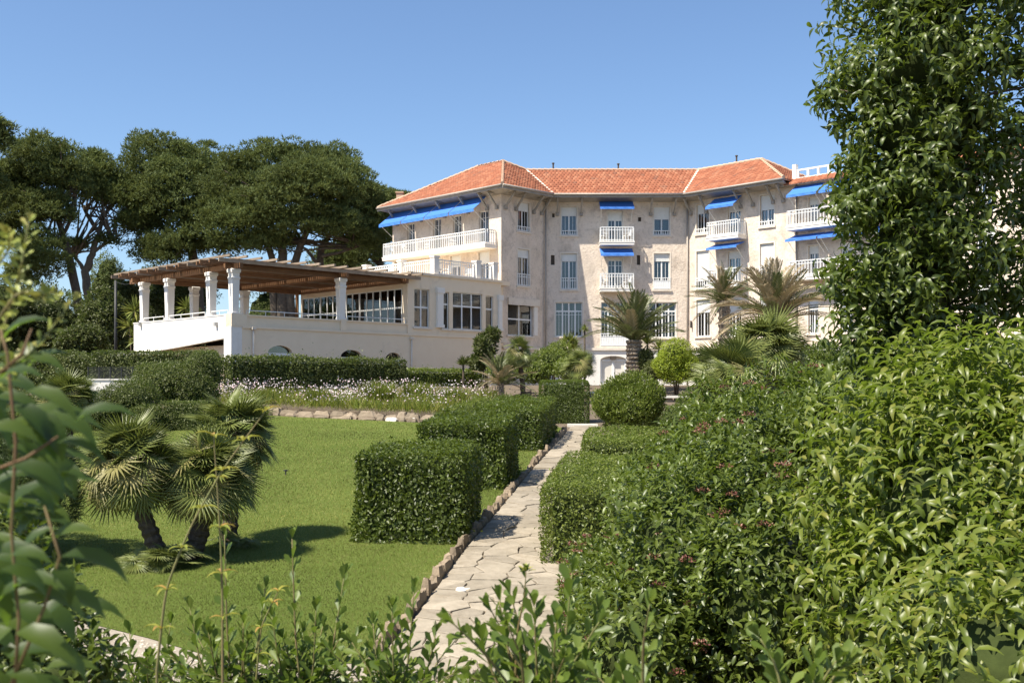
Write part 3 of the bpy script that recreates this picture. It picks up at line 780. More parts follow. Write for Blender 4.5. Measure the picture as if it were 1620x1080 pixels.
# ---- roofs: planes carry overlapping tiles
TAN = math.tan(R(30))
def tiled(poly2, eave_p, eave_d, name='roof'):
    """poly2: plan outline; the plane rises from the eave line at 30 degrees to its left"""
    ep = Vector(eave_p); ed = Vector(eave_d).normalized(); inn = Vector((-ed.y, ed.x))
    def zz(x, y): return EZ + TAN*((Vector((x,y))-ep).dot(inn))
    base = MB(); base.prism([(x,y,zz(x,y)-.10) for x,y in poly2], (0,0,.06))
    r = base.build(name, M['mortar'], hotel)
    us = [(Vector(p)-ep).dot(ed) for p in poly2]; vs = [(Vector(p)-ep).dot(inn) for p in poly2]
    sl_ = math.cos(R(30)); ex = .43*sl_; wd = .27
    nx = int((max(us)-min(us))/wd)+2; ny = int((max(vs)-min(vs))/ex)+2
    U, Vv = np.meshgrid(min(us)+np.arange(nx)*wd, min(vs)+np.arange(ny)*ex)
    U = U + (np.arange(ny)%2)[:,None]*wd*.5; U = U.ravel(); Vv = Vv.ravel()
    cx = ep.x+ed.x*(U+wd/2)+inn.x*(Vv+ex/2); cy = ep.y+ed.y*(U+wd/2)+inn.y*(Vv+ex/2)
    k = in_poly(cx, cy, poly2); U=U[k]; Vv=Vv[k]; n=len(U)
    jit = RNG.random((n,3))
    def pt(u, v, h):
        x = ep.x+ed.x*u+inn.x*v; y = ep.y+ed.y*u+inn.y*v
        return np.stack([x,y,EZ+TAN*v+h],1)
    w = wd*.93; h0 = .075+.025*jit[:,0]; lo = -.05
    V = np.stack([pt(U,Vv+lo,h0), pt(U+w*.5,Vv+lo,h0+.028), pt(U+w,Vv+lo,h0), pt(U+w,Vv+ex,h0-.085), pt(U+w*.5,Vv+ex,h0-.06), pt(U,Vv+ex,h0-.085), pt(U,Vv+lo,h0-.11), pt(U+w,Vv+lo,h0-.11)],1)
    me = mesh_from_np('roof_tiles', V, [(0,1,4,5),(1,2,3,4),(6,7,2,1,0),(6,0,5),(7,3,2)], RNG.random(n), M['tile'])
    o = link(bpy.data.objects.new('roof_tiles', me), r); o['kind'] = 'stuff'
    return r
def ridge(a, b, r=.11):
    a = Vector(a); b = Vector(b); L = (b-a).length; k = max(2,int(L/.42)); m = MB(); m.smooth = False
    for i in range(k):
        p = a.lerp(b,i/k); q = a.lerp(b,(i+1.12)/k)
        m.tube([p+Vector((0,0,.02)), q+Vector((0,0,-.01))], [r*1.08,r*.92], 8)
    o = m.build('ridge_tiles', M['mortar'], hotel); o['kind'] = 'stuff'
C_ = Vector((-.66,71.46)); E_ = Vector((-10.3,81.1)); mw = 5.45
apx = C_+Vector((0,mw*math.sqrt(2))); rdg = E_+Vector((mw*math.sqrt(2),0)); Cb = C_+Vector((1,1))*(2*mw*q2); Eb = E_+Vector((1,1))*(2*mw*q2)
ZA = EZ+TAN*mw
tiled([tuple(E_),tuple(C_),tuple(apx),tuple(rdg)], E_, (C_-E_))
tiled([tuple(C_),tuple(Cb),tuple(apx)], C_, (1,1))
tiled([tuple(Cb),tuple(Eb),tuple(rdg),tuple(apx)], Cb, (-1,1))
tiled([tuple(Eb),tuple(E_),tuple(rdg)], Eb, (-1,-1))
ZR = EZ+TAN*4.4
tiled([(2.93,75.05),(12.2,75.05),(14.02,79.45),(1.11,79.45)], (2.93,75.05), (1,0))
tiled([(14.02,79.45),(12.0,83.85),(1.11,83.85),(1.11,79.45)], (16,83.85), (-1,0))
KE = Vector((17.85,69.4)); KA = KE+Vector((0,6.22)); KB = KE+Vector((6.22,6.22))
tiled([(12.2,75.05),tuple(KE),tuple(KA),(14.02,79.45)], (12.2,75.05), (1,-1))
tiled([tuple(KE),tuple(KB),tuple(KA)], KE, (1,1))
tiled([tuple(KB),(15.5,84.4),(14.02,79.45),tuple(KA)], KB, (-1,1))
v3 = lambda p, z: Vector((p[0],p[1],z))
ridge(v3(C_,EZ+.05), v3(apx,ZA+.05)); ridge(v3(apx,ZA+.05), v3(rdg,ZA+.05)); ridge(v3(rdg,ZA+.05), v3(E_,EZ+.05)); ridge(v3(apx,ZA+.05), v3((1.11,79.45),ZR+.05),.1)
ridge((1.11,79.45,ZR+.05), (14.02,79.45,ZR+.05)); ridge((14.02,79.45,ZR+.05), v3(KA,ZR+.05)); ridge(v3(KE,EZ+.05), v3(KA,ZR+.05)); ridge(v3(KA,ZR+.05), v3(KB,EZ+.05))
for a,b in (((2.93,75.05,EZ+.05),(1.11,79.45,ZR+.06)),((12.2,75.05,EZ+.05),(14.02,79.45,ZR+.06))):
    m = MB(); m.bar(a,b,.17,.05); m.build('valley_strip', M['trim'], hotel)
# soffit, gutter
def eaves(a, b, W, t0, t1):
    a = Vector(a); b = Vector(b)
    pa = W.pt(t0,WT,-.02); pb = W.pt(t1,WT,-.02)
    m = MB(); dn = Vector((0,0,-.06))
    A0, B0, A1, B1 = v3(a,EZ-.12), v3(b,EZ-.12), pa, pb
    m.hexa([A0+dn,B0+dn,B1+dn,A1+dn,A0,B0,B1,A1]); m.build('soffit', M['soffit'], hotel)
    m = MB(); d = (b-a).normalized(); n = Vector((d.y,-d.x)); up = Vector((0,0,1))
    a3 = v3(a+n*.03,EZ-.14); b3 = v3(b+n*.03,EZ-.14); m.bar(a3,b3,.06,.26); m.build('fascia', M['soffit'], hotel)
    m = MB(); m.smooth = True; m.tube([v3(a+n*.12,EZ-.05), v3(b+n*.12,EZ-.05)], .075, 8); m.build('gutter', M['zinc'], hotel)
eaves(E_,C_,Wl,-.05,len_l+.02); eaves(C_,(2.93,75.05),Wt,0,len_t+.1); eaves((2.93,75.05),(12.2,75.05),Wc,-.1,10.4); eaves((12.2,75.05),KE,Wr,-.05,Wr.t(1247))
for px in (881.5,919.5,1029,1066.5): bracket(Wc, hotel, Wc.t(px), WT+.12)
for px in (799,819.5-4,843.5,856): bracket(Wt, hotel, Wt.t(px), WT+.12)
for px in (630,668,705,742,772,787): bracket(Wl, hotel, Wl.t(px), WT+.12)
for px in (1094,1118,1130.5+42,1192,1224,1240): bracket(Wr, hotel, Wr.t(px), WT+.12)
pipe(hotel, [(A[0]+.05,A[1]-.16,EZ-.3),(A[0]+.05,A[1]-.16,GB+.3)]); pipe(hotel, [(B[0]-.05,B[1]-.16,EZ-.3),(B[0]-.05,B[1]-.16,GB+.3)])
pipe(hotel, [Wr.pt(Wr.t(1261),WT,.1),Wr.pt(Wr.t(1261),GB+.2,.1)])
# chimneys / vent pipes on the ridge
for x,y,h,n in ((3.1,79.45,.5,'roof_pipe'),(8.0,79.45,.45,'roof_pipe'),(16.4,77.1,.55,'roof_pipe')):
    m = MB(); m.tube([(x,y,ZR-.1),(x,y,ZR+h)],.06,8); m.tube([(x,y,ZR+h),(x,y,ZR+h+.08)],.1,8); m.build(n, M['dark_hole'], hotel)
m = MB(); m.box(4.6,5.5,79.9,80.4,ZR-.3,ZR+.24); m.build('roof_vent', M['white_render'], hotel)
m = MB(); m.box(-9.0,-8.5,82.1,82.6,EZ+.5,EZ+1.35); m.box(-9.06,-8.44,82.04,82.66,EZ+1.35,EZ+1.45); m.build('chimney', M['mortar'], hotel)
# ---- balconies and awnings
sz = lambda W, px, py, o: CAM_Z+(HY-py)/F*(W.D(W.t(px))+o*W.n.y)
balcony(Wc, hotel, Wc.t(947.5), Wc.t(1001), sz(Wc,974,381.5,1.0), 1.05)
balcony(Wc, hotel, Wc.t(948), Wc.t(1001), sz(Wc,974,455,1.0), 1.05)
awning(Wc, hotel, Wc.t(947.5), Wc.t(1001), WT-.02, .55, .95)
awning(Wc, hotel, Wc.t(948.5), Wc.t(1000), sz(Wc,974,393,.1), .50, 1.0)
balcony(Wl, hotel, .05, Wl.t(786.2), 13.72, 1.15, sp=.2)
nA = 4; la, lb_ = -.2, Wl.t(772)
for i in range(nA):
    awning(Wl, hotel, la+(lb_-la)*i/nA+.05, la+(lb_-la)*(i+1)/nA-.05, WT+.0, 1.02, 1.25, val=.22)
balcony(Wr, hotel, Wr.t(1131), Wr.t(1181.5), sz(Wr,1150,373.5,1.0), 1.1)
balcony(Wr, hotel, Wr.t(1131), Wr.t(1181.5), sz(Wr,1150,449,1.0), 1.1)
awning(Wr, hotel, Wr.t(1131), Wr.t(1175), sz(Wr,1150,312,.1), .72, 1.1); awning(Wr, hotel, Wr.t(1132), Wr.t(1180), sz(Wr,1150,385,.1), .35, 1.1)
balcony(Wr, hotel, Wr.t(1257), Wr.t(1420), sz(Wr,1290,355,1.0), 1.1, sp=.22); balcony(Wr, hotel, Wr.t(1257), Wr.t(1420), sz(Wr,1290,436,1.0), 1.1, sp=.22)
for k,(a,b) in enumerate(((1258,1307),(1309,1366),(1369,1420))):
    awning(Wr, hotel, Wr.t(a)+.05, Wr.t(b)-.05, WT-.1, .75, 1.15); awning(Wr, hotel, Wr.t(a), Wr.t(b), sz(Wr,1270,371,.1), .4, 1.2)
# lower flat-roofed end of the right wing: tiled edge and white parapet
tA = Wr.t(1247)
m = MB(); Wr.box(m,tA,len_r,WT-.02,WT+.14,-6.4,.0); m.build('flat_roof', M['white_render'], hotel)
ep = Wr.pt(tA,0,.55); ee = Wr.pt(len_r,0,.55); EZs = EZ; EZ = WT+.02
tiled([(ep.x,ep.y),(ee.x,ee.y),(ee.x+.55*q2+.1,ee.y+.55*q2+.1),(ep.x+.55*q2+.1,ep.y+.55*q2+.1)], (ep.x,ep.y), (1,-1), 'eave_roof'); EZ = EZs
m = MB(); Wr.box(m,tA+.3,len_r,WT+.14,WT+.55,-.55,-.35); m.build('parapet', M['white_render'], hotel)
m = MB(); Wr.box(m,tA+.3,len_r,WT+1.0,WT+1.10,-.53,-.37); m.build('parapet_rail', M['white_paint'], hotel)
t = tA+.4
while t < len_r:
    m = MB(); Wr.box(m,t,t+.14,WT+.55,WT+1.0,-.52,-.38); m.build('parapet_post', M['white_paint'], hotel); t += .75
m = MB(); Wr.box(m,tA+.12,tA+.4,WT+.1,WT+1.45,-.58,-.3); m.build('parapet_pier', M['white_render'], hotel)
# small box over the tower ground-floor window
tw0,tw1 = Wt.t(802.5),Wt.t(852)
m = MB(); Wt.box(m,tw0,tw1,Wt.z(482,tw0)+.02,Wt.z(470.5,tw0),.003,.16); m.build('shutter_box', M['trim'], hotel)
m = MB(); Wt.box(m,Wt.t(844.5),Wt.t(850),Wt.z(531,tw1),Wt.z(482,tw1),.003,.05); m.build('window_pilaster', M['white_render'], hotel)
m = MB(); Wr.box(m,.35,.42,6.9+1.2,6.9+1.7,.05,.2); m.build('wall_lamp', M['dark'], hotel)

# ================================================================== RESTAURANT TERRACE IN FRONT OF THE HOTEL
Q = Vector((-15.2,57.3))
def SR(s, r, z): 
    p = Q+Vector((1,1))*(s*q2)+Vector((-1,1))*(r*q2); return Vector((p.x,p.y,z))
Wf = Wall(Q, (q2,q2))                                 # front, t = s
LR = 11.7
Wg = Wall((Q.x-LR*q2, Q.y+LR*q2), (q2,-q2))          # left flank, t = LR - r
ST = 7.17; PW = 7.80; RT = 11.05                       # terrace floor, parapet top, restaurant roof
S1, S2e = 12.27, 20.45
rest = thing('restaurant_terrace', (Q.x,Q.y,3.5), 'cream single-storey restaurant wing with raised terrace and white columns in front of hotel', 'building')
def sx(px): return Wf.t(px)
# front: lower wall with arched windows, parapet, glazed restaurant
fh = []; fa = []
for a,b,top in ((424,462.5,546.5),(539,573.5,553.5),(610,634.5,557.5)):
    t0,t1 = sx(a),sx(b); zt = Wf.z(top,(t0+t1)/2); fh.append((t0,t1,zt-1.7,zt)); fa.append((t0,t1,zt-.42,zt))
rw = [(sx(655.5),sx(679.5),457,517.5,2,486,0),(sx(699.5),sx(710.5),462,520,1,481,0),(sx(716.5),sx(763),463.5,521.5,3,485,0),(sx(768.5),sx(780.5),468,522,1,489,0)]
rh = []
for (t0,t1,y0,y1,nx,tr,_) in rw:
    tm = (t0+t1)/2; rh.append((t0,t1,Wf.z(y1,tm),Wf.z(y0,tm)))
Wf.wall('wall', 0, S2e, 3.2, ST, fh, M['cream'], rest, .25, fa)
Wf.wall('parapet', .9, S1, ST, PW-.06, [], M['cream'], rest, .1, o=-.05)
Wf.wall('wall', S1, S2e, ST, RT, rh, M['cream'], rest, .25)
for (t0,t1,z0,z1),(_,_,_,_,nx,tr,_) in zip(rh,rw):
    window(Wf, rest, t0,t1,z0,z1, nx=nx, transom=Wf.z(tr,(t0+t1)/2), munt=0, sill=True, surround=False, curtain=0, inset=.12, fw=.05)
for (t0,t1,z0,z1) in fh:
    m = MB(); Wf.box(m,t0,t1,z1-.55,z1-.42,-.2,-.1); Wf.box(m,t0,t0+.08,z0,z1-.55,-.2,-.1); Wf.box(m,t1-.08,t1,z0,z1-.55,-.2,-.1); Wf.box(m,(t0+t1)/2-.05,(t0+t1)/2+.05,z0,z1-.55,-.2,-.1)
    w = m.build('arched_window', M['white_paint'], rest)
    m = MB(); Wf.box(m,t0,t1,z0,z1,-.24,-.23); m.build('pane', M['glass'], w)
m = MB(); Wf.box(m,.6,S2e,ST-.10,ST+.02,.0,.07); m.build('string_course', M['cream'], rest)
m = MB(); Wf.box(m,.9,S1+.05,PW-.06,PW+.02,-.27,.03); m.build('coping', M['cream'], rest)
m = MB(); Wf.box(m,S1-.1,S2e+.12,RT-.14,RT+.02,.003,.12); m.build('coping', M['cream'], rest)
# piers of the front
for s0,s1,z0,z1 in ((-.06,.9,ST-.02,PW+.05),(sx(539),sx(546.5)+.05,ST+.03,PW+.05)):
    m = MB(); Wf.box(m,s0,s1,z0,z1,-.55,.06); m.build('pier', M['cream'], rest)
for a,b,y0,y1 in ((690,699.3,455,518),(787.5,792.5,467,523)):
    t0,t1 = sx(a),sx(b); m = MB(); z0,z1 = Wf.z(y1,t0),Wf.z(y0,t0); Wf.box(m,t0,t1,z0+.2,z1-.35,.003,.16); Wf.box(m,t0-.06,t1+.06,z1-.35,z1,.003,.22); Wf.box(m,t0-.06,t1+.06,z0,z0+.2,.003,.2); m.build('pilaster', M['white_render'], rest)
# left flank: sunlit wall whose foot slopes up to the corner, beige wall set back underneath
tq = LR
zc0, zc1 = Wg.z(551,0.2), Wg.z(533.5,tq-1)
m = MB(); n = 16
def foot(t): 
    u = t/tq; return zc0-.35+(zc1-zc0+.35)*(u**1.25)
for i in range(n):
    a = tq*i/n; b = tq*(i+1)/n
    m.hexa([Wg.pt(a,foot(a),.02),Wg.pt(b,foot(b),.02),Wg.pt(b,foot(b),-.25),Wg.pt(a,foot(a),-.25),Wg.pt(a,PW-.03,.02),Wg.pt(b,PW-.03,.02),Wg.pt(b,PW-.03,-.25),Wg.pt(a,PW-.03,-.25)])
m.build('flank_wall', M['white_render'], rest)
m = MB(); Wg.box(m,tq-.75,tq+.02,3.2,PW+.05,-.6,.06); m.build('pier', M['white_render'], rest)
Wg.wall('recessed_wall', -.2, tq-.5, 3.2, 6.2, [(7.2,8.9,4.2,6.0)], M['cream'], rest, .2, [(7.2,8.9,5.3,6.0)], o=-.9)
m = MB(); Wg.box(m,7.2,8.9,4.2,6.0,-1.12,-1.1); m.build('arched_window', M['dark_hole'], rest)
m = MB(); Wg.box(m,-1.6,3.0,zc0-.42,zc0-.22,-.2,.35); m.build('ledge', M['white_render'], rest)
m = MB(); Wg.box(m,-.05,tq-.8,PW-.03,PW+.03,-.27,.05); m.build('coping', M['white_render'], rest)
# terrace slab, rear parapet, restaurant shell and roof
def srbox(mb_, s0,s1,r0,r1,z0,z1):
    mb_.hexa([SR(s0,r0,z0),SR(s1,r0,z0),SR(s1,r1,z0),SR(s0,r1,z0),SR(s0,r0,z1),SR(s1,r0,z1),SR(s1,r1,z1),SR(s0,r1,z1)])
def srpart(name, args, mat, par=None): 
    mb_ = MB(); srbox(mb_, *args); return mb_.build(name, M[mat], par or rest)
srpart('terrace_floor', (.28,21.3,.28,LR-.3,ST-.3,ST+.03), 'trim')
srpart('rear_wall', (0.1,S1+.1,LR-.26,LR,3.2,PW-.3), 'cream')
srpart('restaurant_roof', (S1+.05,21.35,.05,LR,RT-.28,RT), 'cream')
srpart('rear_wall', (S1,21.35,LR-.1,LR+.1,3.2,RT-.29), 'cream')
srpart('return_wall', (S2e-.2,21.5,.86,1.06,3.2,RT-.29), 'cream'); srpart('return_wall', (S2e-.2,S2e-.02,.02,.85,3.2,RT-.29), 'cream')
# glazed side of the dining room
Wd = Wall((SR(S1,LR,0).x, SR(S1,LR,0).y), (q2,-q2))
m = MB(); Wd.box(m,LR-.55,LR-.005,ST+.03,RT-.28,-.25,-.02); m.build('corner_pier', M['cream'], rest)
zt = 10.05
m = MB(); Wd.box(m,0,LR-.55,zt,RT-.28,-.2,.0); m.build('lintel', M['cream'], rest)
nb = 5; bw = (LR-.6)/nb
for i in range(nb):
    window(Wd, rest, .02+bw*i, .02+bw*(i+1)-.04, ST+.08, zt, nx=3, transom=8.85, munt=0, sill=False, surround=False, inset=.04, fw=.06)
# terrace hand rails
def metal_rail(a, b, par):
    a = Vector(a); b = Vector(b); L = (b-a).length; k = max(2,round(L/1.3)); m_ = MB(); m_.tube([a+Vector((0,0,.26)), b+Vector((0,0,.26))], .026, 6)
    w = m_.build('hand_rail', M['white_paint'], par)
    for i in range(k+1):
        p = a.lerp(b,i/k); m_ = MB(); m_.tube([p,p+Vector((0,0,.26))],.018,6); m_.build('rail_post', M['white_paint'], w)
s_c = sx(542.7)
metal_rail(SR(.95,.1,PW), SR(s_c-.35,.1,PW), rest); metal_rail(SR(s_c+.4,.1,PW), SR(S1-.1,.1,PW), rest)
for a,b in ((.6,2.4),(3.1,7.3),(8.0,10.6)): metal_rail(SR(.1,a,PW), SR(.1,b,PW), rest)
metal_rail(SR(.4,LR-.15,PW-.3), SR(S1-.3,LR-.15,PW-.3), rest)
# columns: square, flaring towards a stepped capital
CT = Z(6.45)
def column(s, r, z0=PW-.02, mat='white_render'):
    m_ = MB(); c = SR(s,r,0); ang = math.pi/4
    def ring(w, z): 
        return [c+Vector((math.cos(ang+math.pi/4+k*math.pi/2)*w*.7071, math.sin(ang+math.pi/4+k*math.pi/2)*w*.7071, 0))+Vector((0,0,z)) for k in range(4)]
    prof = [(z0,.46),(z0+.16,.46),(z0+.18,.38),(z0+.5,.38),(CT-.60,.44),(CT-.54,.50),(CT-.46,.50),(CT-.43,.43),(CT-.22,.45),(CT-.2,.54),(CT-.05,.56),(CT,.50)]
    rs = [ring(w,z) for z,w in prof]; n0 = 0
    for k in rs: m_.v += [tuple(p) for p in k]
    for i in range(len(rs)-1):
        for j in range(4): m_.f.append((i*4+j,i*4+(j+1)%4,i*4+4+(j+1)%4,i*4+4+j))
    m_.f.append((3,2,1,0)); m_.f.append(tuple(len(rs)*4-4+j for j in range(4)))
    m_.build('column', M[mat], rest)
for s,r in ((.28,.28),(.28,2.72),(.28,7.65),(.28,10.9)): column(s,r)
column(s_c,.22)
for s,r in ((3.9,LR-.3),(7.56,LR-.3)): column(s,r,PW-.32)
# lamps, pipes on the walls
for t in (tq-1.55, 1.0):
    m = MB(); Wg.box(m,t-.1,t+.1,Wg.z(513,t)-.1,Wg.z(513,t)+.12,.02,.2); m.build('wall_lamp', M['metal_grey'], rest)
for px,y0,y1 in ((399.5,521,546),(650,536,575)):
    t = sx(px); pipe(rest, [Wf.pt(t,Wf.z(y0,t),.08),Wf.pt(t,3.3,.08)],.05,'drainpipe','trim')
    m = MB(); Wf.box(m,t-.12,t+.12,Wf.z(y0,t)-.02,Wf.z(y0,t)+.12,.01,.2); m.build('pipe_hopper', M['trim'], rest)
# roof terrace railing with piers
def slat_rail(a, b, par, h=1.0, sp=.2):
    a = Vector(a); b = Vector(b); L = (b-a).length; up = Vector((0,0,1)); m_ = MB()
    m_.bar(a+up*h,b+up*h,.09,.06); m_.bar(a+up*.1,b+up*.1,.05,.05); m_.bar(a+up*(h-.2),b+up*(h-.2),.04,.04); w = m_.build('railing', M['white_paint'], par)
    k = round(L/sp)
    for i in range(k+1):
        p = a.lerp(b,(i+.0)/k); m_ = MB(); m_.box(p.x-.026,p.x+.026,p.y-.026,p.y+.026,p.z+.03,p.z+h-.03); m_.build('baluster', M['white_paint'], w)
S3 = 14.7
def rpier(s, r):
    m_ = MB(); srbox(m_, s-.2,s+.2,r-.2,r+.2,RT-.02,RT+1.12); srbox(m_, s-.25,s+.25,r-.25,r+.25,RT+1.12,RT+1.22); m_.build('railing_pier', M['white_render'], rest)
piers = [S3, sx(758), sx(785)]
for s in piers: rpier(s,.24)
for i in range(2): slat_rail(SR(piers[i]+.25,.24,RT), SR(piers[i+1]-.25,.24,RT), rest)
for r0,r1 in ((.24,3.6),(3.6,7.4)): slat_rail(SR(S3,r0+.25,RT), SR(S3,r1-.25,RT), rest); rpier(S3,r1)
# lantern-shaped finial object on the roof terrace, parasol post beside doors
# ---- pergola
per = thing('pergola', tuple(SR(.28,.28,CT)), 'brown timber pergola with projecting rafters over the restaurant terrace', 'pergola')
def tim(name, a, b, w, h, mat): m_ = MB(); m_.bar(a,b,w,h); m_.build(name, M[mat], per)
tim('beam', SR(.28,-.5,CT+.14), SR(.28,LR+1.0,CT+.14), .20,.27,'wood')
tim('beam', SR(s_c,-.45,CT+.14), SR(s_c,LR+.6,CT+.14), .20,.27,'wood')
tim('beam', SR(S1-.25,-.3,CT+.14), SR(S1-.25,LR+.4,CT+.14), .18,.27,'wood')
tim('beam', SR(-.3,.28,CT+.13), SR(S1+.3,.28,CT+.13), .18,.25,'wood')
tim('beam', SR(-.3,LR-.3,CT+.13), SR(S1,LR-.3,CT+.13), .18,.25,'wood')
for i in range(58):
    tim('slat', SR(-.2,-.3+.215*i,CT+.474), SR(S1+.35,-.3+.215*i,CT+.474), .155,.022,'wood')
n = 17
for i in range(n):
    r = -.35+(LR+1.1)*i/(n-1); e = 1.0+.12*((i*7)%3)
    tim('rafter', SR(-e,r,CT+.36), SR(S1+.75,r,CT+.36), .09,.20,'wood' if i%4 else 'wood_grey')
n = 15
for i in range(n):
    s = -.75+(S1+1.0)*i/(n-1)
    tim('lath', SR(s,-1.15-.1*(i%2),CT+.545), SR(s,LR+1.1,CT+.545), .11,.12,'wood_grey')
tim('post', SR(11.1,LR-1.2,ST+.03), SR(11.1,LR-1.2,CT), .2,.2,'wood')
# white plastic chairs on the balconies and the roof terrace
def chair(loc, rz, label, group):
    t_ = thing('garden_chair', loc, label, 'chair', group); c = Vector(loc); rot = Matrix.Rotation(rz,4,'Z')
    def pc(name, x0,x1,y0,y1,z0,z1):
        m_ = MB(); m_.box(x0,x1,y0,y1,z0,z1); m_.v = [tuple(c+(rot@Vector(v))) for v in m_.v]; m_.build(name, M['white_paint'], t_)
    pc('seat',-.24,.24,-.23,.23,.41,.45); pc('backrest',-.24,.24,.20,.25,.45,.88)
    for x in (-.22,.18):
        for y in (-.22,.18): pc('leg',x,x+.04,y,y+.04,0,.41)
    for x in (-.26,.22): pc('armrest',x,x+.04,-.2,.2,.62,.65)
zb2 = sz(Wc,974,381.5,1.0)+.01; zb1 = sz(Wc,974,455,1.0)+.01
for z,lb in ((zb2,'white chair on the upper centre balcony under blue awning'),(zb1,'white chair on the lower centre balcony of the hotel')):
    for px in (955,991):
        p_ = Wc.pt(Wc.t(px),z,.5); chair(tuple(p_), 1.2 if px < 970 else -1.2, lb, 'balcony chairs')
for s_,r_ in ((15.9,1.2),(17.0,1.6),(18.6,1.2),(19.4,1.8)):
    chair(tuple(SR(s_,r_,RT+.005)), s_*2.1, 'white chair on the roof terrace behind slatted railing', 'roof terrace chairs')
for t0_ in (2.2,4.6,7.4): chair(tuple(Wl.pt(t0_,13.735,.55)), t0_, 'white chair on the long upper balcony under four awnings', 'long balcony chairs')
# utility pole and wire at the left
pb = P(183,548,72); pt_ = P(183,444,72)
up = thing('utility_pole', (pb.x,pb.y,3.96), 'thin dark utility pole standing left of the pergola', 'pole')
m = MB(); m.smooth = True; m.tube([(pb.x,pb.y,3.9),(pt_.x,pt_.y,pt_.z)],[.12,.09],8); m.build('pole', M['dark'], up)
m = MB(); e = SR(.3,LR+.4,CT+.1); a = Vector((pt_.x,pt_.y,pt_.z-.1)); m.tube([a,a.lerp(e,.5)-Vector((0,0,.15)),e],.018,4); m.build('wire', M['dark'], up)
# low white wall with wire fence in front of the terrace flank
D = 46.0; a = P(138,607,D); b = P(226,607,D)
wl = thing('pool_fence', (a.x,D,gz(0,D)), 'low white wall topped by dark wire mesh fence behind the fan palm', 'fence')
m = MB(); m.box(a.x,b.x,D,D+.2,gz(0,D)-.1,P(0,601,D).z); m.box(a.x-.03,b.x+.03,D-.04,D+.24,P(0,601,D).z,P(0,599,D).z); m.build('wall', M['white_render'], wl)
z0 = P(0,599,D).z; z1 = P(0,580,D).z
for i in range(6):
    x = a.x+(b.x-a.x)*i/5; m = MB(); m.tube([(x,D+.1,z0),(x,D+.1,z1)],.03,6); m.build('post', M['dark'], wl)
m = MB()
for i in range(9): 
    z = z0+(z1-z0)*(i+.5)/9; m.bar((a.x,D+.1,z),(b.x,D+.1,z),.012,.012)
for i in range(50):
    x = a.x+(b.x-a.x)*i/49; m.bar((x,D+.103,z0),(x,D+.103,z1),.01,.01)
m.build('wire_mesh', M['dark'], wl)['kind'] = 'stuff'
# flower-bed retaining stones at the far edge of the lawn
g = random.Random(11)
bw_ = thing('bed_wall', (G(400,656)[0],G(400,656)[1],gz(0,44)), 'low rough stone wall holding the flower bed behind lawn', 'wall')
far = [G(690,669.5),G(660,668.5),G(560,664),G(470,660),G(400,656),(-13.2,44.7)]
for i in range(len(far)-1):
    a = Vector(far[i]); b = Vector(far[i+1]); L = (b-a).length; u = 0; ang = math.atan2(b.y-a.y,b.x-a.x)
    while u < L:
        l = g.uniform(.35,.95); p = a+(b-a)*((u+l/2)/L); m = MB()
        rock(m, (p.x,p.y+.35,gz(0,p.y)-.05), l*.97, .35, g.uniform(.26,.42), g, ang); m.build('stone', M['wall_stone'], bw_)
        m = MB(); l2 = l*g.uniform(.4,.9); rock(m, (p.x+g.uniform(-.1,.1),p.y+.08,gz(0,p.y)-.03), l2, .2, g.uniform(.10,.20), g, ang); m.build('edging_stone', M['white_stone'] if g.random() < .3 else M['wall_stone'], bw_)
        u += l
bedpoly = [(x,y+.5) for x,y in far]+[(-14,52),(-4,57),(1,54)]
m = MB(); m.prism([(x,y,gz(0,y)+.28+.012*(y-41)) for x,y in bedpoly], (0,0,-.7)); tag(m.build('flower_bed_soil', M['soil']), kind='structure')
# terrace wall by the hotel steps
D = 52.; a = P(1048,0,D).x; b = P(1110,0,D).x
gw = thing('garden_wall', (a,D,gz(0,D)), 'low rubble wall with white coping below the lime green shrub', 'wall')
zt = P(0,628.5,D).z; x = a
while x < b+1.5:
    l = g.uniform(.3,.6); m = MB(); rock(m,(x+l/2,D,gz(0,D)-.3),l*.97,.4,zt-gz(0,D)+.3,g); m.build('stone', M['wall_stone'], gw); x += l
m = MB(); m.box(a-.1,b+1.6,D-.3,D+.25,zt-.02,zt+.09); m.build('coping', M['white_stone'], gw)
D = 56.; a = P(928,0,D).x; b = P(975,0,D).x; zt = P(0,622,D).z
gw = thing('step_wall', (a,D,gz(0,D)), 'short rubble wall below the arched white hotel door', 'wall'); x = a
while x < b:
    for zz in (gz(0,D)-.2,):
        l = g.uniform(.3,.6); m = MB(); rock(m,(x+l/2,D,zz),l*.97,.4,zt-zz,g); m.build('stone', M['wall_stone'], gw)
    x += l
m = MB(); m.box(a-.1,b,D-.25,D+.25,zt-.01,zt+.1); m.build('coping', M['white_stone'], gw)

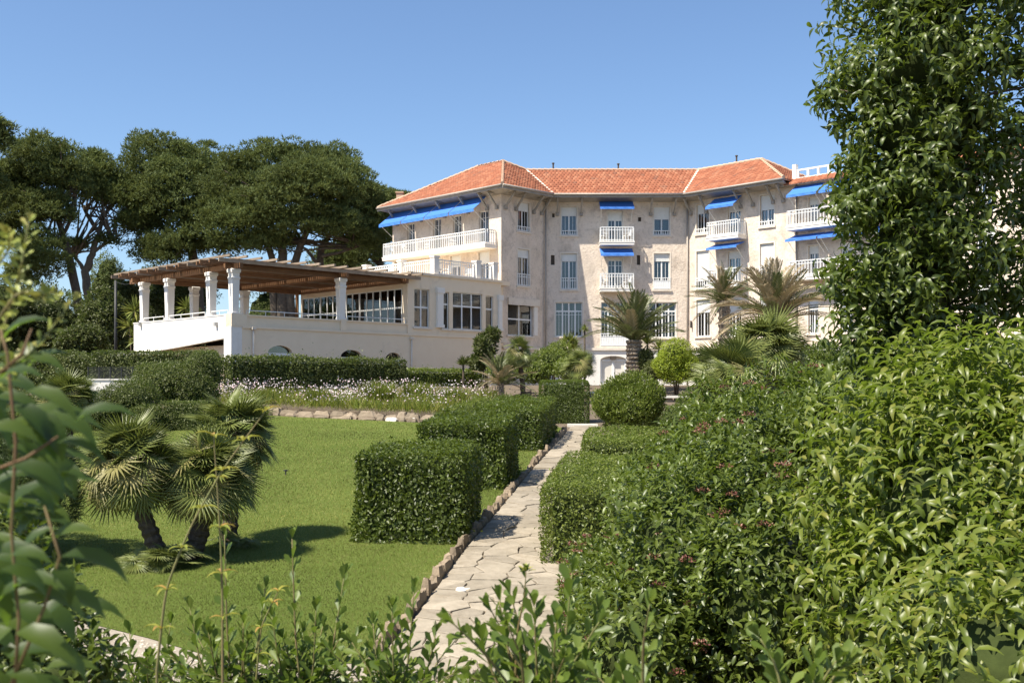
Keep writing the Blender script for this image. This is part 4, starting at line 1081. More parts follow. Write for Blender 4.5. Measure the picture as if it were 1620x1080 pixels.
# ================================================================== PLANTS
# ---- clipped hedges (rotated boxes)
def hedge(name, x0, x1, y0, y1, h, rot, label, cat='hedge', group=None, dens=900, leaf=.055, mat='L_hedge', zfun=None, rough=.05, pivot=None, templ='rhomb', taper=0.0):
    cx, cy = (x0+x1)/2, (y0+y1)/2; w, dp = (x1-x0), (y1-y0)
    zb = gz(cx,cy) if zfun is None else zfun
    t = thing(name, (cx,cy,zb), label, cat, group)
    ca, sa = math.cos(rot), math.sin(rot)
    def W2(p):   # local -> world, floor follows the slope
        x = cx+p[:,0]*ca-p[:,1]*sa; y = cy+p[:,0]*sa+p[:,1]*ca
        base = np.where(np.ones(len(x),bool), np.clip(SLOPE*y,0,SLOPE*Y_FAR), 0) if zfun is None else np.full(len(x), zfun)
        return np.stack([x,y,base+p[:,2]],1)
    P_=[];N_=[]
    for (ax, sgn, area) in ((0,-1,dp*h),(0,1,dp*h),(1,-1,w*h),(1,1,w*h),(2,1,w*dp)):
        n = int(area*dens); 
        p = np.stack([(RNG.random(n)-.5)*w, (RNG.random(n)-.5)*dp, RNG.random(n)*h],1); nn = np.zeros((n,3)); nn[:,ax] = sgn
        p[:,ax] = {0: sgn*w/2, 1: sgn*dp/2, 2: h}[ax]
        dep = RNG.exponential(1.0, n)*rough*1.25 - (RNG.random(n) < .06)*RNG.exponential(1.0, n)*rough*.9
        p -= nn*dep[:,None]
        P_.append(p); N_.append(nn)
    p = np.concatenate(P_); nn = np.concatenate(N_)
    # soften edges, lumpy surface
    hw, hd = w/2, dp/2; rr = .13
    q = np.stack([p[:,0], p[:,1], np.maximum(p[:,2]-(h-rr),0)],1)
    for ax, lim in ((0,hw),(1,hd)):
        over = np.maximum(np.abs(p[:,ax])-(lim-rr),0)/rr; top = np.maximum(p[:,2]-(h-rr),0)/rr
        both = over*top; p[:,2] -= both*rr*.35; p[:,ax] -= np.sign(p[:,ax])*both*rr*.35
    ov = np.maximum(np.abs(p[:,0])-(hw-rr),0)/rr*np.maximum(np.abs(p[:,1])-(hd-rr),0)/rr
    p[:,0] -= np.sign(p[:,0])*ov*rr*.35; p[:,1] -= np.sign(p[:,1])*ov*rr*.35
    if taper: p[:,:2] *= (1+taper*(p[:,2:3]/h-.5))
    lm = lump(p, 3.0, int(abs(cx*100+cy*10))+3)
    p += nn*(lm*rough+lump(p, 1.1, int(abs(cx*90))+5)*rough*.9)[:,None]
    p[:,2] = np.maximum(p[:,2], .02)
    wp = W2(p); R3 = np.array([[ca,-sa,0],[sa,ca,0],[0,0,1]]); wn = nn@R3.T
    axis = wn*.7 + RNG.normal(size=p.shape)*.55; axis[:,2] += .55
    n = len(p); d = nrmz(axis); nr = nrmz(wn*1.0+RNG.normal(size=p.shape)*.38+np.array([0,0,.10]))
    d = nrmz(np.cross(nr, RNG.normal(size=p.shape)))*.8 + nrmz(wn)*.35
    L = leaf*(.65+.6*RNG.random(n))
    leaves('foliage', wp, d, nr, L, L*.52, templ, M[mat], t, 'stuff')
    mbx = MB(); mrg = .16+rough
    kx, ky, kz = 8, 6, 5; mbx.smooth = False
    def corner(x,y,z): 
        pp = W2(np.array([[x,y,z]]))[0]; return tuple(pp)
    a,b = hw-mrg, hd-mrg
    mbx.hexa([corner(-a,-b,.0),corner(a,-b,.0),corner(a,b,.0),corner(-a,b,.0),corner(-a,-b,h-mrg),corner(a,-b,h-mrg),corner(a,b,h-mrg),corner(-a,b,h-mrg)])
    mbx.build('shade_core', M['core'], t)  # solid box, no branches; its dark colour is the shaded hedge interior
    return t
GH = 'clipped box hedges along the left of the path'
hedge('clipped_hedge', -2.72,-.72,18.45,20.4,1.58,-.10,'square clipped hedge block on the lawn, the one beside the path where lawn is widest', group=GH, dens=1100, leaf=.075, rough=.075)
hedge('clipped_hedge', -2.10,.02,24.4,27.2,1.56,-.11,'square clipped hedge block standing between two others along the path', group=GH, dens=900, leaf=.08, rough=.07)
hedge('clipped_hedge', -.75,1.28,31.8,37.2,1.30,-.13,'long low clipped hedge block beside the upper end of the path', group=GH, dens=700, leaf=.08, rough=.09)
hedge('clipped_hedge', 1.07,2.98,40.6,41.9,1.63,0,'flat-topped clipped hedge cube behind the white path step', group=GH, dens=1200, leaf=.055, mat='L_hedge', rough=.02)
hedge('clipped_hedge', .74,3.0,16.6,21.2,1.27,-.14,'bright topped clipped hedge between the paved path and the flowering viburnum', dens=1100, leaf=.055, mat='L_fresh', rough=.045)
hedge('clipped_hedge', 1.75,4.2,24.0,27.2,1.2,-.12,'smaller clipped hedge beside the path next to the round bush', dens=800, leaf=.06, mat='L_fresh', rough=.045)
# ---- far hedges below the terrace
def hedge_line(px0, D0, px1, D1, pytop, h, dep, label, **kw):
    a = P(px0,0,D0); b = P(px1,0,D1); cx,cy = (a.x+b.x)/2,(a.y+b.y)/2; L = math.hypot(b.x-a.x,b.y-a.y); rot = math.atan2(b.y-a.y,b.x-a.x)
    zt = P(0,pytop,(D0+D1)/2).z
    return hedge('hedge', cx-L/2,cx+L/2,cy-dep/2,cy+dep/2,h,rot,label,zfun=zt-h,**kw)
hedge_line(352,50.5,632,57.5,566,2.6,1.5,'tall dark hedge below the restaurant terrace wall',dens=260,leaf=.13,mat='L_hedge_bg',rough=.14)
hedge_line(622,58,760,62,584,1.9,1.4,'lower mid green hedge continuing towards the loquat tree',dens=280,leaf=.11,mat='L_fresh',rough=.08)
hedge_line(152,51,340,51,556,1.9,1.3,'flat clipped hedge in front of the white terrace flank wall',dens=300,leaf=.12,mat='L_hedge_bg',rough=.07)
hedge_line(0,55,160,54,560,2.0,1.6,'loose hedge below the pine trees left of the fan palm',dens=240,leaf=.14,mat='L_hedge_bg',rough=.2)
hedge_line(258,38.5,325,38.5,635,1.25,1.2,'small low clipped hedge behind the cluster of fan palms',dens=700,leaf=.065,mat='L_hedge_bg',rough=.05)
# ---- round shrubs
def shrub(name, ells, n, leaf, ratio, label, cat='shrub', mat='L_shrub', group=None, k=5, th=(30,95), templ='rhomb', inner=.8, amp=.12, freq=1.6, core=.78, seed=1, up=.5, droop=0., stem=True, sprd=.12, zmin=None, corezmin=None):
    c = ells[0]; zb = gz(c[0],c[1])
    t = thing(name, (c[0],c[1],zb), label, cat, group)
    p, nn = ell_points(ells, n, inner*.9, amp, freq, seed, zmin, .06)
    ax = nn + RNG.normal(size=p.shape)*.35; ax[:,2] += up
    a = rosettes(p, ax, k, leaf, ratio, th[0], th[1], sprd, .3, droop)
    leaves('foliage', *a, templ, M[mat], t, 'stuff')
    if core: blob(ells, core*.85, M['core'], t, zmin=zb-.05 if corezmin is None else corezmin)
    if stem:
        m_ = MB(); m_.smooth = True
        for i in range(4):
            a_ = i*1.6; m_.tube([(c[0]+.06*math.cos(a_),c[1]+.06*math.sin(a_),zb-.05),(c[0]+c[3]*.3*math.cos(a_),c[1]+c[4]*.3*math.sin(a_),c[2])],[.045,.025],6)
        m_.build('stem', M['bark'], t)
    return t
def ep_(px, py, D, rx, ry, rd=None):     # ellipsoid from a measured outline (pixels at distance D)
    c = P(px,py,D); s = D/F; return (c.x,c.y,c.z,rx*s,(rd if rd else rx*s),ry*s)
shrub('rounded_shrub', [ep_(268,604,42,52,32,1.5),ep_(322,588,42.5,30,36,1.1),ep_(300,620,41.5,48,34,1.0),ep_(240,592,42,28,20,.8)], 8000,.085,.5,'tall rounded dark shrub left of the long terrace hedge',mat='L_hedge_bg',k=4,amp=.1,seed=4)
shrub('rounded_shrub', [ep_(208,632,39,44,36,1.2),ep_(168,650,38.5,40,32,1.0),ep_(235,662,38,34,24,.9)], 6500,.075,.5,'wide dark shrub between the fan palm and the low clipped hedge',mat='L_hedge_bg',k=4,amp=.12,seed=5)
shrub('rounded_shrub', [ep_(993,645,30,54,40,1.0),ep_(1002,614,30.2,30,26,.6),ep_(962,640,29.8,26,28,.5),ep_(1030,632,29.9,24,30,.5),ep_(975,618,30.1,18,22,.4)], 5200,.075,.42,'round bright green bush between path end and viburnum',mat='L_fresh',k=5,th=(12,60),amp=.26,seed=6,up=1.1)
shrub('lime_shrub', [ep_(1070,560,56,26,24,.9),ep_(1058,577,56,24,20,.8),ep_(1085,578,56,20,20,.8),ep_(1066,592,56,24,14,.7)], 4600,.09,.5,'lime green rounded shrub beside the date palm trunk',mat='L_lime',k=4,amp=.26,seed=7,zmin=3.9)
shrub('loquat_tree', [ep_(768,548,60,17,21,.8),ep_(778,530,60,12,12,.5),ep_(757,572,60,16,14,.7)], 520,.26,.34,'small loquat tree with big rosettes beside cream wall','tree',mat='L_shrub',k=7,th=(35,100),core=.45,seed=8,sprd=.2)
shrub('garden_shrub', [ep_(868,572,57,34,22,1.2),ep_(848,588,56,28,18,1.0),ep_(905,584,55,30,20,1.0),ep_(800,585,58,30,20,1.0),ep_(885,556,62,22,16,1.0)], 4600,.12,.5,'mixed green shrubs behind the flat-topped hedge cube',mat='L_fresh',k=4,seed=9)
shrub('garden_shrub', [ep_(1035,585,58,18,16,.9),ep_(1020,570,60,16,20,.9)], 1500,.12,.5,'dark shrub behind the date palm trunk',mat='L_shrub',k=4,seed=10)
shrub('garden_shrub', [ep_(1250,585,40,60,38,1.6),ep_(1310,580,40,50,40,1.5)], 2300,.14,.45,'broad leafy shrubs between the feather palm and the ivy tree',mat='L_vib',k=5,seed=13)
shrub('garden_shrub', [ep_(1078,662,34,48,22,.9),ep_(1035,672,32,26,11,.6),ep_(1110,640,36,40,26,1.0)], 2200,.09,.45,'low glossy bushes in front of the rubble wall with white coping',mat='L_vib',k=5,seed=14)
shrub('garden_shrub', [ep_(40,655,37,60,40,1.3),ep_(-30,640,37,60,50,1.4)], 3000,.09,.45,'dark bushes left of the bristly fan palm',mat='L_hedge_bg',k=5,seed=15)
shrub('garden_shrub', [ep_(1108,578,63,30,26,1.2),ep_(1150,570,64,34,34,1.3)], 1500,.15,.45,'dark bushes at the foot of the right hotel wing',mat='L_shrub',k=5,seed=16)
shrub('garden_shrub', [ep_(742,652,42,42,17,.8),ep_(768,645,42.3,36,17,.8)], 1500,.09,.4,'pale leafy clump where flower bed meets the hedge blocks',mat='L_fresh',k=5,seed=17,th=(15,80))
shrub('low_shrub', [ep_(832,688,33.5,10,22,.4)], 700,.07,.5,'small loose bush growing between two hedge blocks by the path',mat='L_fresh',k=4,seed=11,core=.6)
# ---- wood and undergrowth at the left
for i,(px,py,D,rx,ry,mt,lb) in enumerate((
    (165,505,74,38,46,'L_shrub','dense dark bush standing directly left of the utility pole'),
    (70,500,78,60,52,'L_shrub','wide dark bush under the leaning pine trunk'),
    (5,490,76,50,55,'L_shrub','dark bush under the pine whose crown edge shows'),
    (200,470,95,22,36,'L_shrub','young conifer-shaped bush behind the utility pole'),
    (130,535,62,34,20,'L_shrub','low bush above the loose hedge under the pines'),
    (285,455,98,55,45,'L_shrub','dark tree mass seen between the white terrace columns'),
    (170,440,110,24,40,'L_pine','slim pale conifer behind the forked pine trunk'),
    (245,470,112,40,55,'L_shrub','dark bush far behind the white terrace columns'),
    (545,420,115,60,30,'L_shrub','dark undergrowth behind the roof terrace railing'),
    (425,440,120,55,12,'L_shrub','low bush far behind the pergola'))):
    e = ep_(px,py,D,rx,ry); e2 = (e[0]+e[3]*.4,e[1],e[2]-e[5]*.25,e[3]*.7,e[4]*.8,e[5]*.7); e3 = (e[0]-e[3]*.45,e[1]-.3,e[2]-e[5]*.35,e[3]*.65,e[4]*.8,e[5]*.6)
    zb = SLOPE*Y_FAR; e4 = (e[0],e[1],(zb+e[2])/2,e[3]*.9,e[4]*.9,max((e[2]-zb)/2,.4)+.3)
    shrub('wild_bush', [e,e2,e3,e4], 3200,.22,.5,lb,'bush',mat=mt,k=4,amp=.2,freq=.7,seed=20+i,core=.8)
# ---- pines
def pine(label, base, trunks, puffs, D, n_sub, dens=60, seed=1, mat='L_pine', bark='bark', sub=(.5,1.0), group='umbrella pines behind the terrace'):
    g = np.random.default_rng(seed); rg = random.Random(seed); n_sub = int(n_sub*2.9)
    t = thing('pine_tree', base, label, 'tree', group)
    for tr in trunks:
        pts = [P(*q[:3]) for q in tr]; rad = [q[3] for q in tr]
        m_ = MB(); m_.smooth = True
        fine = []; fr = []
        for i in range(len(pts)-1):
            for k in range(4):
                u = k/4; fine.append(pts[i].lerp(pts[i+1],u)+Vector((rg.uniform(-.06,.06),rg.uniform(-.06,.06),0))); fr.append(rad[i]+(rad[i+1]-rad[i])*u)
        fine.append(pts[-1]); fr.append(rad[-1])
        m_.tube(fine, fr, 9, wob=.08); m_.build('trunk' if rad[0] > .2 else 'limb', M[bark], t)
    E = np.array([ep_(a,b,D+dz,rx,ry,min(rx,ry*1.6)*D/F) for (a,b,rx,ry,dz) in puffs])
    w = E[:,3]*E[:,5]; w = w/w.sum(); k = g.choice(len(E), n_sub, p=w)
    d = nrmz(g.normal(size=(n_sub,3))); d[:,2] = np.where(d[:,2] < -.75, -d[:,2]*.6, d[:,2]); d = nrmz(d)
    c = E[k,:3] + d*E[k,3:]*(g.random(n_sub)**.4)[:,None]*.92
    ok = lump(c, .55, seed)+.35*g.normal(size=n_sub) > -.8; c = c[ok]; n_sub = len(c)
    r = g.uniform(sub[0],sub[1],n_sub)
    # tufts over every bough clump
    kk = np.repeat(np.arange(n_sub), dens); n = len(kk); dd = nrmz(g.normal(size=(n,3))); dd[:,2] = np.abs(dd[:,2])*np.where(g.random(n) < .78,1,-.7); dd = nrmz(dd)
    pos = c[kk] + dd*(r[kk]*(.62+.38*g.random(n)))[:,None]*np.array([1.15,1.15,.72])
    axis = dd*.8; axis[:,2] += .75; axis += g.normal(size=(n,3))*.35; axis = nrmz(axis)
    rnd = np.clip(.25*g.random(n_sub)[kk]+.75*g.random(n),0,1)
    PP=[];DD=[];LL=[]
    for j in range(3):
        PP.append(pos); DD.append(nrmz(axis+g.normal(size=(n,3))*.45)); LL.append(.17+.22*g.random(n))
    leaves('crown', np.concatenate(PP), np.concatenate(DD), g.normal(size=(3*n,3)), np.concatenate(LL), .085, 'needle', M[mat], t, 'stuff', rnd=np.tile(rnd,3), smooth=False)
    # dark limbs running out to the clumps
    m_ = MB(); m_.smooth = True
    top = P(*trunks[0][-1][:3])
    for i in rg.sample(range(n_sub), min(n_sub, 46)):
        q = Vector(c[i]); tr = rg.choice(trunks); a = P(*tr[-1][:3]).lerp(P(*tr[-2][:3]), rg.random()*.7); mid = a.lerp(q,.5)+Vector((rg.uniform(-.5,.5),rg.uniform(-.5,.5),-.35))
        m_.tube([a,a.lerp(mid,.5)+Vector((0,0,.1)),mid,q],[.11,.09,.065,.02],5)
    m_.build('branches', M[bark], t)['kind'] = 'stuff'
ZB = SLOPE*Y_FAR
def pbase(px, D): return ((px-CX)/F*D, D, ZB)
pine('broad pine with one leaning trunk left of the forked pine', pbase(135,88),
     [[(134,560,88,.42),(124,480,88,.38),(108,400,88,.30),(92,345,88,.22),(80,300,88,.12)],[(108,400,88,.2),(70,360,88,.14),(40,320,88,.07)],[(100,370,88,.16),(118,330,88,.12),(122,285,88,.06)]],
     [(62,262,74,48,0),(15,305,55,50,0),(105,290,48,46,1),(60,335,60,36,-1),(10,370,40,40,0),(72,405,42,46,-2),(40,440,30,24,-2)], 88, 230, seed=31)
pine('slender forked pine with bare pale limbs against the sky', pbase(142,92),
     [[(146,560,92,.42),(140,480,92,.38),(135,430,92,.34),(146,402,92,.28),(157,370,92,.22),(163,335,92,.13),(160,300,92,.06)],[(136,432,92,.2),(126,415,92,.15),(112,398,92,.08)],[(148,398,92,.16),(163,388,92,.12),(186,374,92,.05)],[(157,368,92,.16),(142,350,92,.12),(128,320,92,.06)],[(160,350,92,.14),(176,325,92,.10),(192,300,92,.05)]],
     [(160,290,34,36,0),(190,315,26,22,0),(150,258,22,16,0),(172,384,18,7,0),(120,388,16,10,0),(205,350,18,14,0)], 92, 78, seed=32, bark='bark_grey')
pine('large rounded pine filling the sky above the white terrace columns', pbase(300,94),
     [[(318,560,94,.5),(312,450,94,.45),(300,380,94,.36),(285,320,94,.22),(270,280,94,.1)],[(300,385,94,.24),(335,330,94,.16),(350,290,94,.08)],[(305,400,94,.2),(245,350,94,.12),(225,320,94,.06)]],
     [(250,252,66,40,0),(310,262,60,38,1),(225,300,45,40,0),(290,320,75,44,-2),(230,350,42,34,-1),(300,375,62,34,-2),(265,400,48,26,-2),(330,345,50,44,-1),(270,290,60,40,-2),(195,310,30,34,0),(208,355,26,26,0),(350,300,45,46,0),(250,395,50,26,-1),(330,395,46,20,0)], 94, 300, seed=33)
pine('largest umbrella pine with several trunks rising behind the pergola', pbase(455,90),
     [[(448,560,90,.55),(446,440,90,.48),(447,390,90,.38),(446,340,90,.25),(448,290,90,.1)],[(462,560,90,.42),(458,440,90,.38),(474,390,90,.3),(500,340,90,.18),(520,300,90,.08)],[(436,560,90,.38),(432,420,90,.32),(422,370,90,.22),(395,330,90,.1)],[(505,560,91,.4),(505,430,91,.34),(508,390,91,.28),(530,360,91,.18),(560,330,91,.08)],[(500,415,90,.16),(485,395,90,.12),(465,380,90,.05)],[(508,405,90,.16),(535,400,90,.12),(580,385,90,.06)]],
     [(445,258,92,34,0),(520,268,62,38,1),(385,290,58,52,0),(460,310,95,46,-2),(555,310,48,50,0),(400,350,62,44,-1),(480,352,60,28,-2),(545,360,54,32,-1),(420,385,34,18,-1),(575,375,42,40,1),(590,320,22,36,1),(370,385,48,22,0),(500,290,70,40,-2),(355,340,46,52,0),(440,385,40,18,1),(590,355,34,50,1)], 90, 430, seed=34)
pine('dark pine top showing behind the left end of the hotel roof', pbase(612,104),
     [[(600,560,104,.42),(600,440,104,.38),(605,370,104,.25),(612,320,104,.1)],[(602,420,104,.2),(575,395,104,.14),(545,385,104,.06)]],
     [(618,320,34,20,0),(600,360,36,36,0),(570,400,50,24,0),(535,405,40,16,0)], 104, 110, seed=35)
pine('pine with only its crown edge showing beside the broad leaning pine', pbase(-40,80),
     [[(-45,560,80,.45),(-48,400,80,.4),(-40,300,80,.25),(-30,220,80,.1)]],
     [(-25,225,38,40,0),(-60,300,60,60,0),(-5,205,17,22,0),(-50,380,50,50,0)], 80, 120, seed=36)
# ---- palms
def fan_mesh(name, mat, n=21, pet=.42, fan=.52, span=110, seed=1, droop=.12, bend=0):
    g = random.Random(seed); m_ = MB(); rnd = []
    m_.tube([(0,0,0),(pet*.5,0,.015),(pet,0,0)],[.012,.009,.007],4); rnd += [.5]*len(m_.v)
    for i in range(n):
        a = R(-span+2*span*i/(n-1)+g.uniform(-2,2)); l = fan*(.80+.2*math.cos(a*.6))*g.uniform(.9,1.05)
        dx,dy = math.cos(a),math.sin(a); cup = .10*abs(math.sin(a/2))
        w = fan*.034; px,py = -dy*w, dx*w
        b = Vector((pet,0,0)); mid = b+Vector((dx*l*.45,dy*l*.45,cup*l*.6+.012)); tip = b+Vector((dx*l,dy*l,cup*l-droop*l*g.uniform(.3,1.2)))
        vs = [b, mid+Vector((px,py,-.014)), mid, mid-Vector((px,py,.014)), tip]
        m_.add(vs, [(0,2,1),(0,3,2),(1,2,4),(2,3,4)]); rnd += [min(1,max(0,.5+g.uniform(-.35,.35)))]*5
    cb, sb = math.cos(R(bend)), math.sin(R(bend)); k0 = 12
    m_.v = m_.v[:k0]+[(pet+(x-pet)*cb+z*sb, y, -(x-pet)*sb+z*cb) for x,y,z in m_.v[k0:]]
    me = m_.mesh(name, M[mat]); at = me.attributes.new('rnd','FLOAT','POINT'); at.data.foreach_set('value', rnd); return me
FAN = [fan_mesh('frond','L_fan',n=26,seed=s,droop=.06+.04*s,bend=b) for s,b in enumerate((15,35,55))]; FAN_DRY = [fan_mesh('frond','L_fan_dry',n=24,seed=9+s,droop=.2,bend=40+25*s) for s in range(2)]
def feather_mesh(name, mat, L=1.0, pairs=44, droop=.45, seed=1, wid=.155, fold=.55):
    g = random.Random(seed); m_ = MB(); rnd = []
    def pt(s): return Vector((L*s*(1-.18*droop*s), 0, L*(.18*s-droop*s*s*.75)))
    m_.tube([pt(i/8) for i in range(9)],[.018*L*(1-.85*i/8) for i in range(9)],4); rnd += [.8]*len(m_.v)
    for i in range(pairs):
        s = .12+.88*i/(pairs-1); p = pt(s); tg = (pt(min(1,s+.02))-pt(s-.02)).normalized()
        l = wid*L*math.sin(math.pi*min(1,.16+.80*s))**.7*g.uniform(.9,1.1)+.04*L
        for sd in (-1,1):
            d = (tg*(.75+.3*s)+Vector((0,sd,0))*.8+Vector((0,0,fold))+Vector((g.uniform(-.1,.1),g.uniform(-.1,.1),g.uniform(-.12,.08)))).normalized()
            tip = p+d*l+Vector((0,0,-.22*l)); mid = p+d*l*.5; w = .0085*L
            sdv = d.cross(Vector((0,0,1))).normalized()*w
            m_.add([p, mid+sdv, tip, mid-sdv], [(0,1,2,3)]); rnd += [g.random()]*4
    me = m_.mesh(name, M[mat]); at = me.attributes.new('rnd','FLOAT','POINT'); at.data.foreach_set('value', rnd); return me
FEA = [feather_mesh('frond','L_date',seed=s,droop=.3+.2*s) for s in range(3)]; FEA_DRY = [feather_mesh('frond','L_date_dry',seed=5+s,droop=.35+.25*s) for s in range(3)]
def frond_at(me, par, c, d, size, g, roll=.3):
    d = Vector(d).normalized(); up = Vector((g.uniform(-roll,roll),g.uniform(-roll,roll),1)); y = up.cross(d)
    if y.length < .05: y = Vector((0,1,0))
    y.normalize(); z = d.cross(y)
    mtx = Matrix(((d.x,y.x,z.x,c.x),(d.y,y.y,z.y,c.y),(d.z,y.z,z.z,c.z),(0,0,0,1))) @ Matrix.Diagonal((size,size,size,1))
    inst('frond', me, par, mtx)
def trunk_tube(par, base, top, r0, r1, mat, boots=False, seg=10, lean=(0,0)):
    base = Vector(base); top = Vector(top); m_ = MB(); n = 26; pts=[]; rad=[]
    for i in range(n+1):
        u = i/n; pts.append(base.lerp(top,u)+Vector((lean[0],lean[1],0))*(u*(1-u)*4)); rad.append((r0+(r1-r0)*u)*(1.16 if i%2 else .94))
    m_.tube(pts, rad, seg, wob=.10, twist=.31 if boots else 0); m_.build('trunk', M[mat], par)
def fan_palm(label, base, top, size, n, emin=-45, emax=82, dry=.2, r=.13, group=None, seed=1, lean=(0,0), name='fan_palm', skirt=True):
    g = random.Random(seed); t = thing(name, base, label, 'palm', group); c = Vector(top)
    trunk_tube(t, Vector(base)-Vector((0,0,.05)), c, r*1.1, r, 'palm_trunk', lean=lean)
    for i in range(n):
        u = (i+.5)/n; el = R(emax+(emin-emax)*u**.85+g.uniform(-8,8)); az = i*2.39996+g.uniform(-.25,.25)
        d = (math.cos(el)*math.cos(az), math.cos(el)*math.sin(az), math.sin(el))
        old = g.random() < dry*(1.8*u if skirt else 1)
        frond_at(g.choice(FAN_DRY if old else FAN), t, c+Vector((g.uniform(-.04,.04),g.uniform(-.04,.04),-.12*u)), d, size*g.uniform(.85,1.08), g, .85)
    return t
def on_ground(px, py): 
    x,y = G(px,py); return (x,y,gz(x,y))
GP = 'trio of fan palms on the lawn'
b1 = on_ground(262,893); b2 = on_ground(300,884); b3 = on_ground(362,862)
c1 = P(205,735,b1[1]); c2 = P(330,752,b2[1]); c3 = P(372,682,b3[1]+.2)
fan_palm('leaning fan palm with yellowed lower fronds beside the juniper', b1, c1, 1.06, 66, emin=-38, dry=.3, r=.12, group=GP, seed=41, lean=(-.05,0))
fan_palm('full fan palm with silvery drooping fronds in the middle of the lawn trio', b2, c2, 1.08, 68, emin=-38, dry=.3, r=.14, group=GP, seed=42, lean=(.06,0))
fan_palm('fan palm crown rising behind the two leaning ones on the lawn', b3, c3, 1.0, 56, dry=.14, r=.12, group=GP, seed=43)
def suckers(label, px, py, n, seed, size=.5):
    g = random.Random(seed); b = on_ground(px,py); t = thing('palm_suckers', b, label, 'palm')
    for i in range(n):
        az = i*2.4; el = R(g.uniform(15,70)); c = Vector(b)+Vector((g.uniform(-.28,.28),g.uniform(-.18,.18),.02))
        frond_at(FAN[i%3], t, c, (math.cos(el)*math.cos(az),math.cos(el)*math.sin(az),math.sin(el)), size*g.uniform(.8,1.2), g)
suckers('dark tuft of young fan palm leaves at the foot of the leaning palms', 258,898,34,44,.62)
suckers('small dark tuft of palm leaves under the rear fan palm of lawn trio', 366,866,14,45,.45)
bx = P(108,0,31); fan_palm('fan palm with bristly round crown in front of the wire fence', (bx.x,31,gz(0,31)), P(108,632,31), 1.15, 70, dry=.3, r=.13, seed=46)
def gpos(px, D): return ((px-CX)/F*D, D, gz(0,D))
fan_palm('small fan palm on a slim dark trunk in front of the tower', gpos(829,49), P(820,556,49), 1.0, 34, emin=-60, dry=.1, r=.11, seed=47, lean=(.04,0))
fan_palm('dark green fan palm behind the flat-topped hedge cube', gpos(915,51), P(914,580,51), 1.15, 30, emin=-10, dry=.05, r=.16, seed=48)
fan_palm('upright blue-green fan palm among the shrubs right of the lime shrub', gpos(1212,32), P(1212,560,32), 1.75, 46, emin=12, dry=.05, r=.2, seed=49)
fan_palm('drooping grey-green fan palm beside the viburnum', gpos(1158,27), P(1160,598,27), 1.5, 84, emin=-70, emax=70, dry=.16, r=.2, seed=50)
def date_palm(label, base, top, size, n, meshes, emin=-35, emax=84, r=.4, seed=1, spread=None, name='date_palm', mat='date_trunk'):
    g = random.Random(seed); t = thing(name, base, label, 'palm'); c = Vector(top)
    trunk_tube(t, Vector(base)-Vector((0,0,.05)), c, r, r*.92, mat, True, 14)
    for i in range(n):
        u = (i+.5)/n; el = R(emax+(emin-emax)*u+g.uniform(-7,7)); az = i*2.39996+g.uniform(-.2,.2)
        d = (math.cos(el)*math.cos(az), math.cos(el)*math.sin(az), math.sin(el))
        frond_at(g.choice(meshes), t, c+Vector((0,0,-.1*u)), d, size*g.uniform(.85,1.1), g, .15)
date_palm('date palm with thick scaly trunk in front of the hotel centre', gpos(1003,60), P(1003,538,60), 3.1, 50, FEA+FEA[:1]+FEA_DRY[:1], emin=14, emax=86, r=.46, seed=51)
date_palm('tall palm rising in front of the right hotel wing', gpos(1146,62), P(1146,476,62), 2.35, 44, FEA+FEA[:1]+FEA_DRY[:1], emin=-20, emax=85, r=.33, seed=52)
date_palm('large feather palm with grey-beige upright fronds before the right hotel wing', gpos(1228,44), P(1228,508,44), 2.65, 62, FEA_DRY+FEA[:2]+FEA_DRY[:1], emin=14, emax=86, r=.28, seed=53)
date_palm('low feather palm with pale dry fronds behind the flower bed', gpos(792,48.5), P(792,606,48.5), 1.7, 30, FEA_DRY+FEA, emin=5, emax=80, r=.16, seed=54)
def yucca(label, px, py, D, size, n, seed, heads=((0,0,0),), stem=.07, mat='L_yucca', sword=.07, elmin=-25):
    g = np.random.default_rng(seed); b = gpos(px,D); t = thing('yucca', b, label, 'plant'); top = P(px,py,D)
    for (hx,hz,_) in heads:
        c = np.array([top.x+hx,D,top.z+hz]); m_ = MB(); m_.smooth = True; m_.tube([(b[0]+hx*.3,D,b[2]-.05),(c[0],D,c[2])],[stem,stem*.8],7); m_.build('stem', M['palm_trunk'], t)
        el = np.radians(elmin+(88-elmin)*g.random(n)); az = g.random(n)*6.28
        d = np.stack([np.cos(el)*np.cos(az),np.cos(el)*np.sin(az),np.sin(el)],1); L = size*(.75+.35*g.random(n))
        leaves('leaves', np.repeat(c[None],n,0), d, np.tile([0,0,1.],(n,1))+g.normal(size=(n,3))*.2, L, sword, 'flat', M[mat], t, 'stuff')
yucca('branching yucca with yellow-green heads before the hotel windows',900,546,65,.75,80,61,((-.25,0,0),(.35,-.25,0),(.1,.15,0)))
yucca('yucca with a small single head on a tall stem beside hotel window',925,522,66,.45,50,62)
yucca('spiky yucca left of the branching yucca at the tower foot',877,560,65,.55,50,63)
yucca('bushy yucca standing right behind the date palm trunk',1032,545,63,.85,90,64,((-.3,0,0),(.4,-.3,0)))
yucca('dark round agave tuft on the hedge by the cream wall',733,577,58,.55,110,65,mat='L_shrub',elmin=0)
yucca('strap-leaved plant beside the white flank of the terrace',213,492,68,1.1,60,66,((0,0,0),(-.3,-1.0,0),(.2,-1.8,0)),mat='L_yucca',sword=.12,elmin=-50)
yucca('strap-leaved plant seen between the terrace columns',296,487,74,1.0,60,67,((0,0,0),(.5,-.6,0)),mat='L_yucca',sword=.12,elmin=-50)
yucca('spiky dark yucca right of the lime green shrub',1118,575,50,.8,80,68,mat='L_shrub')
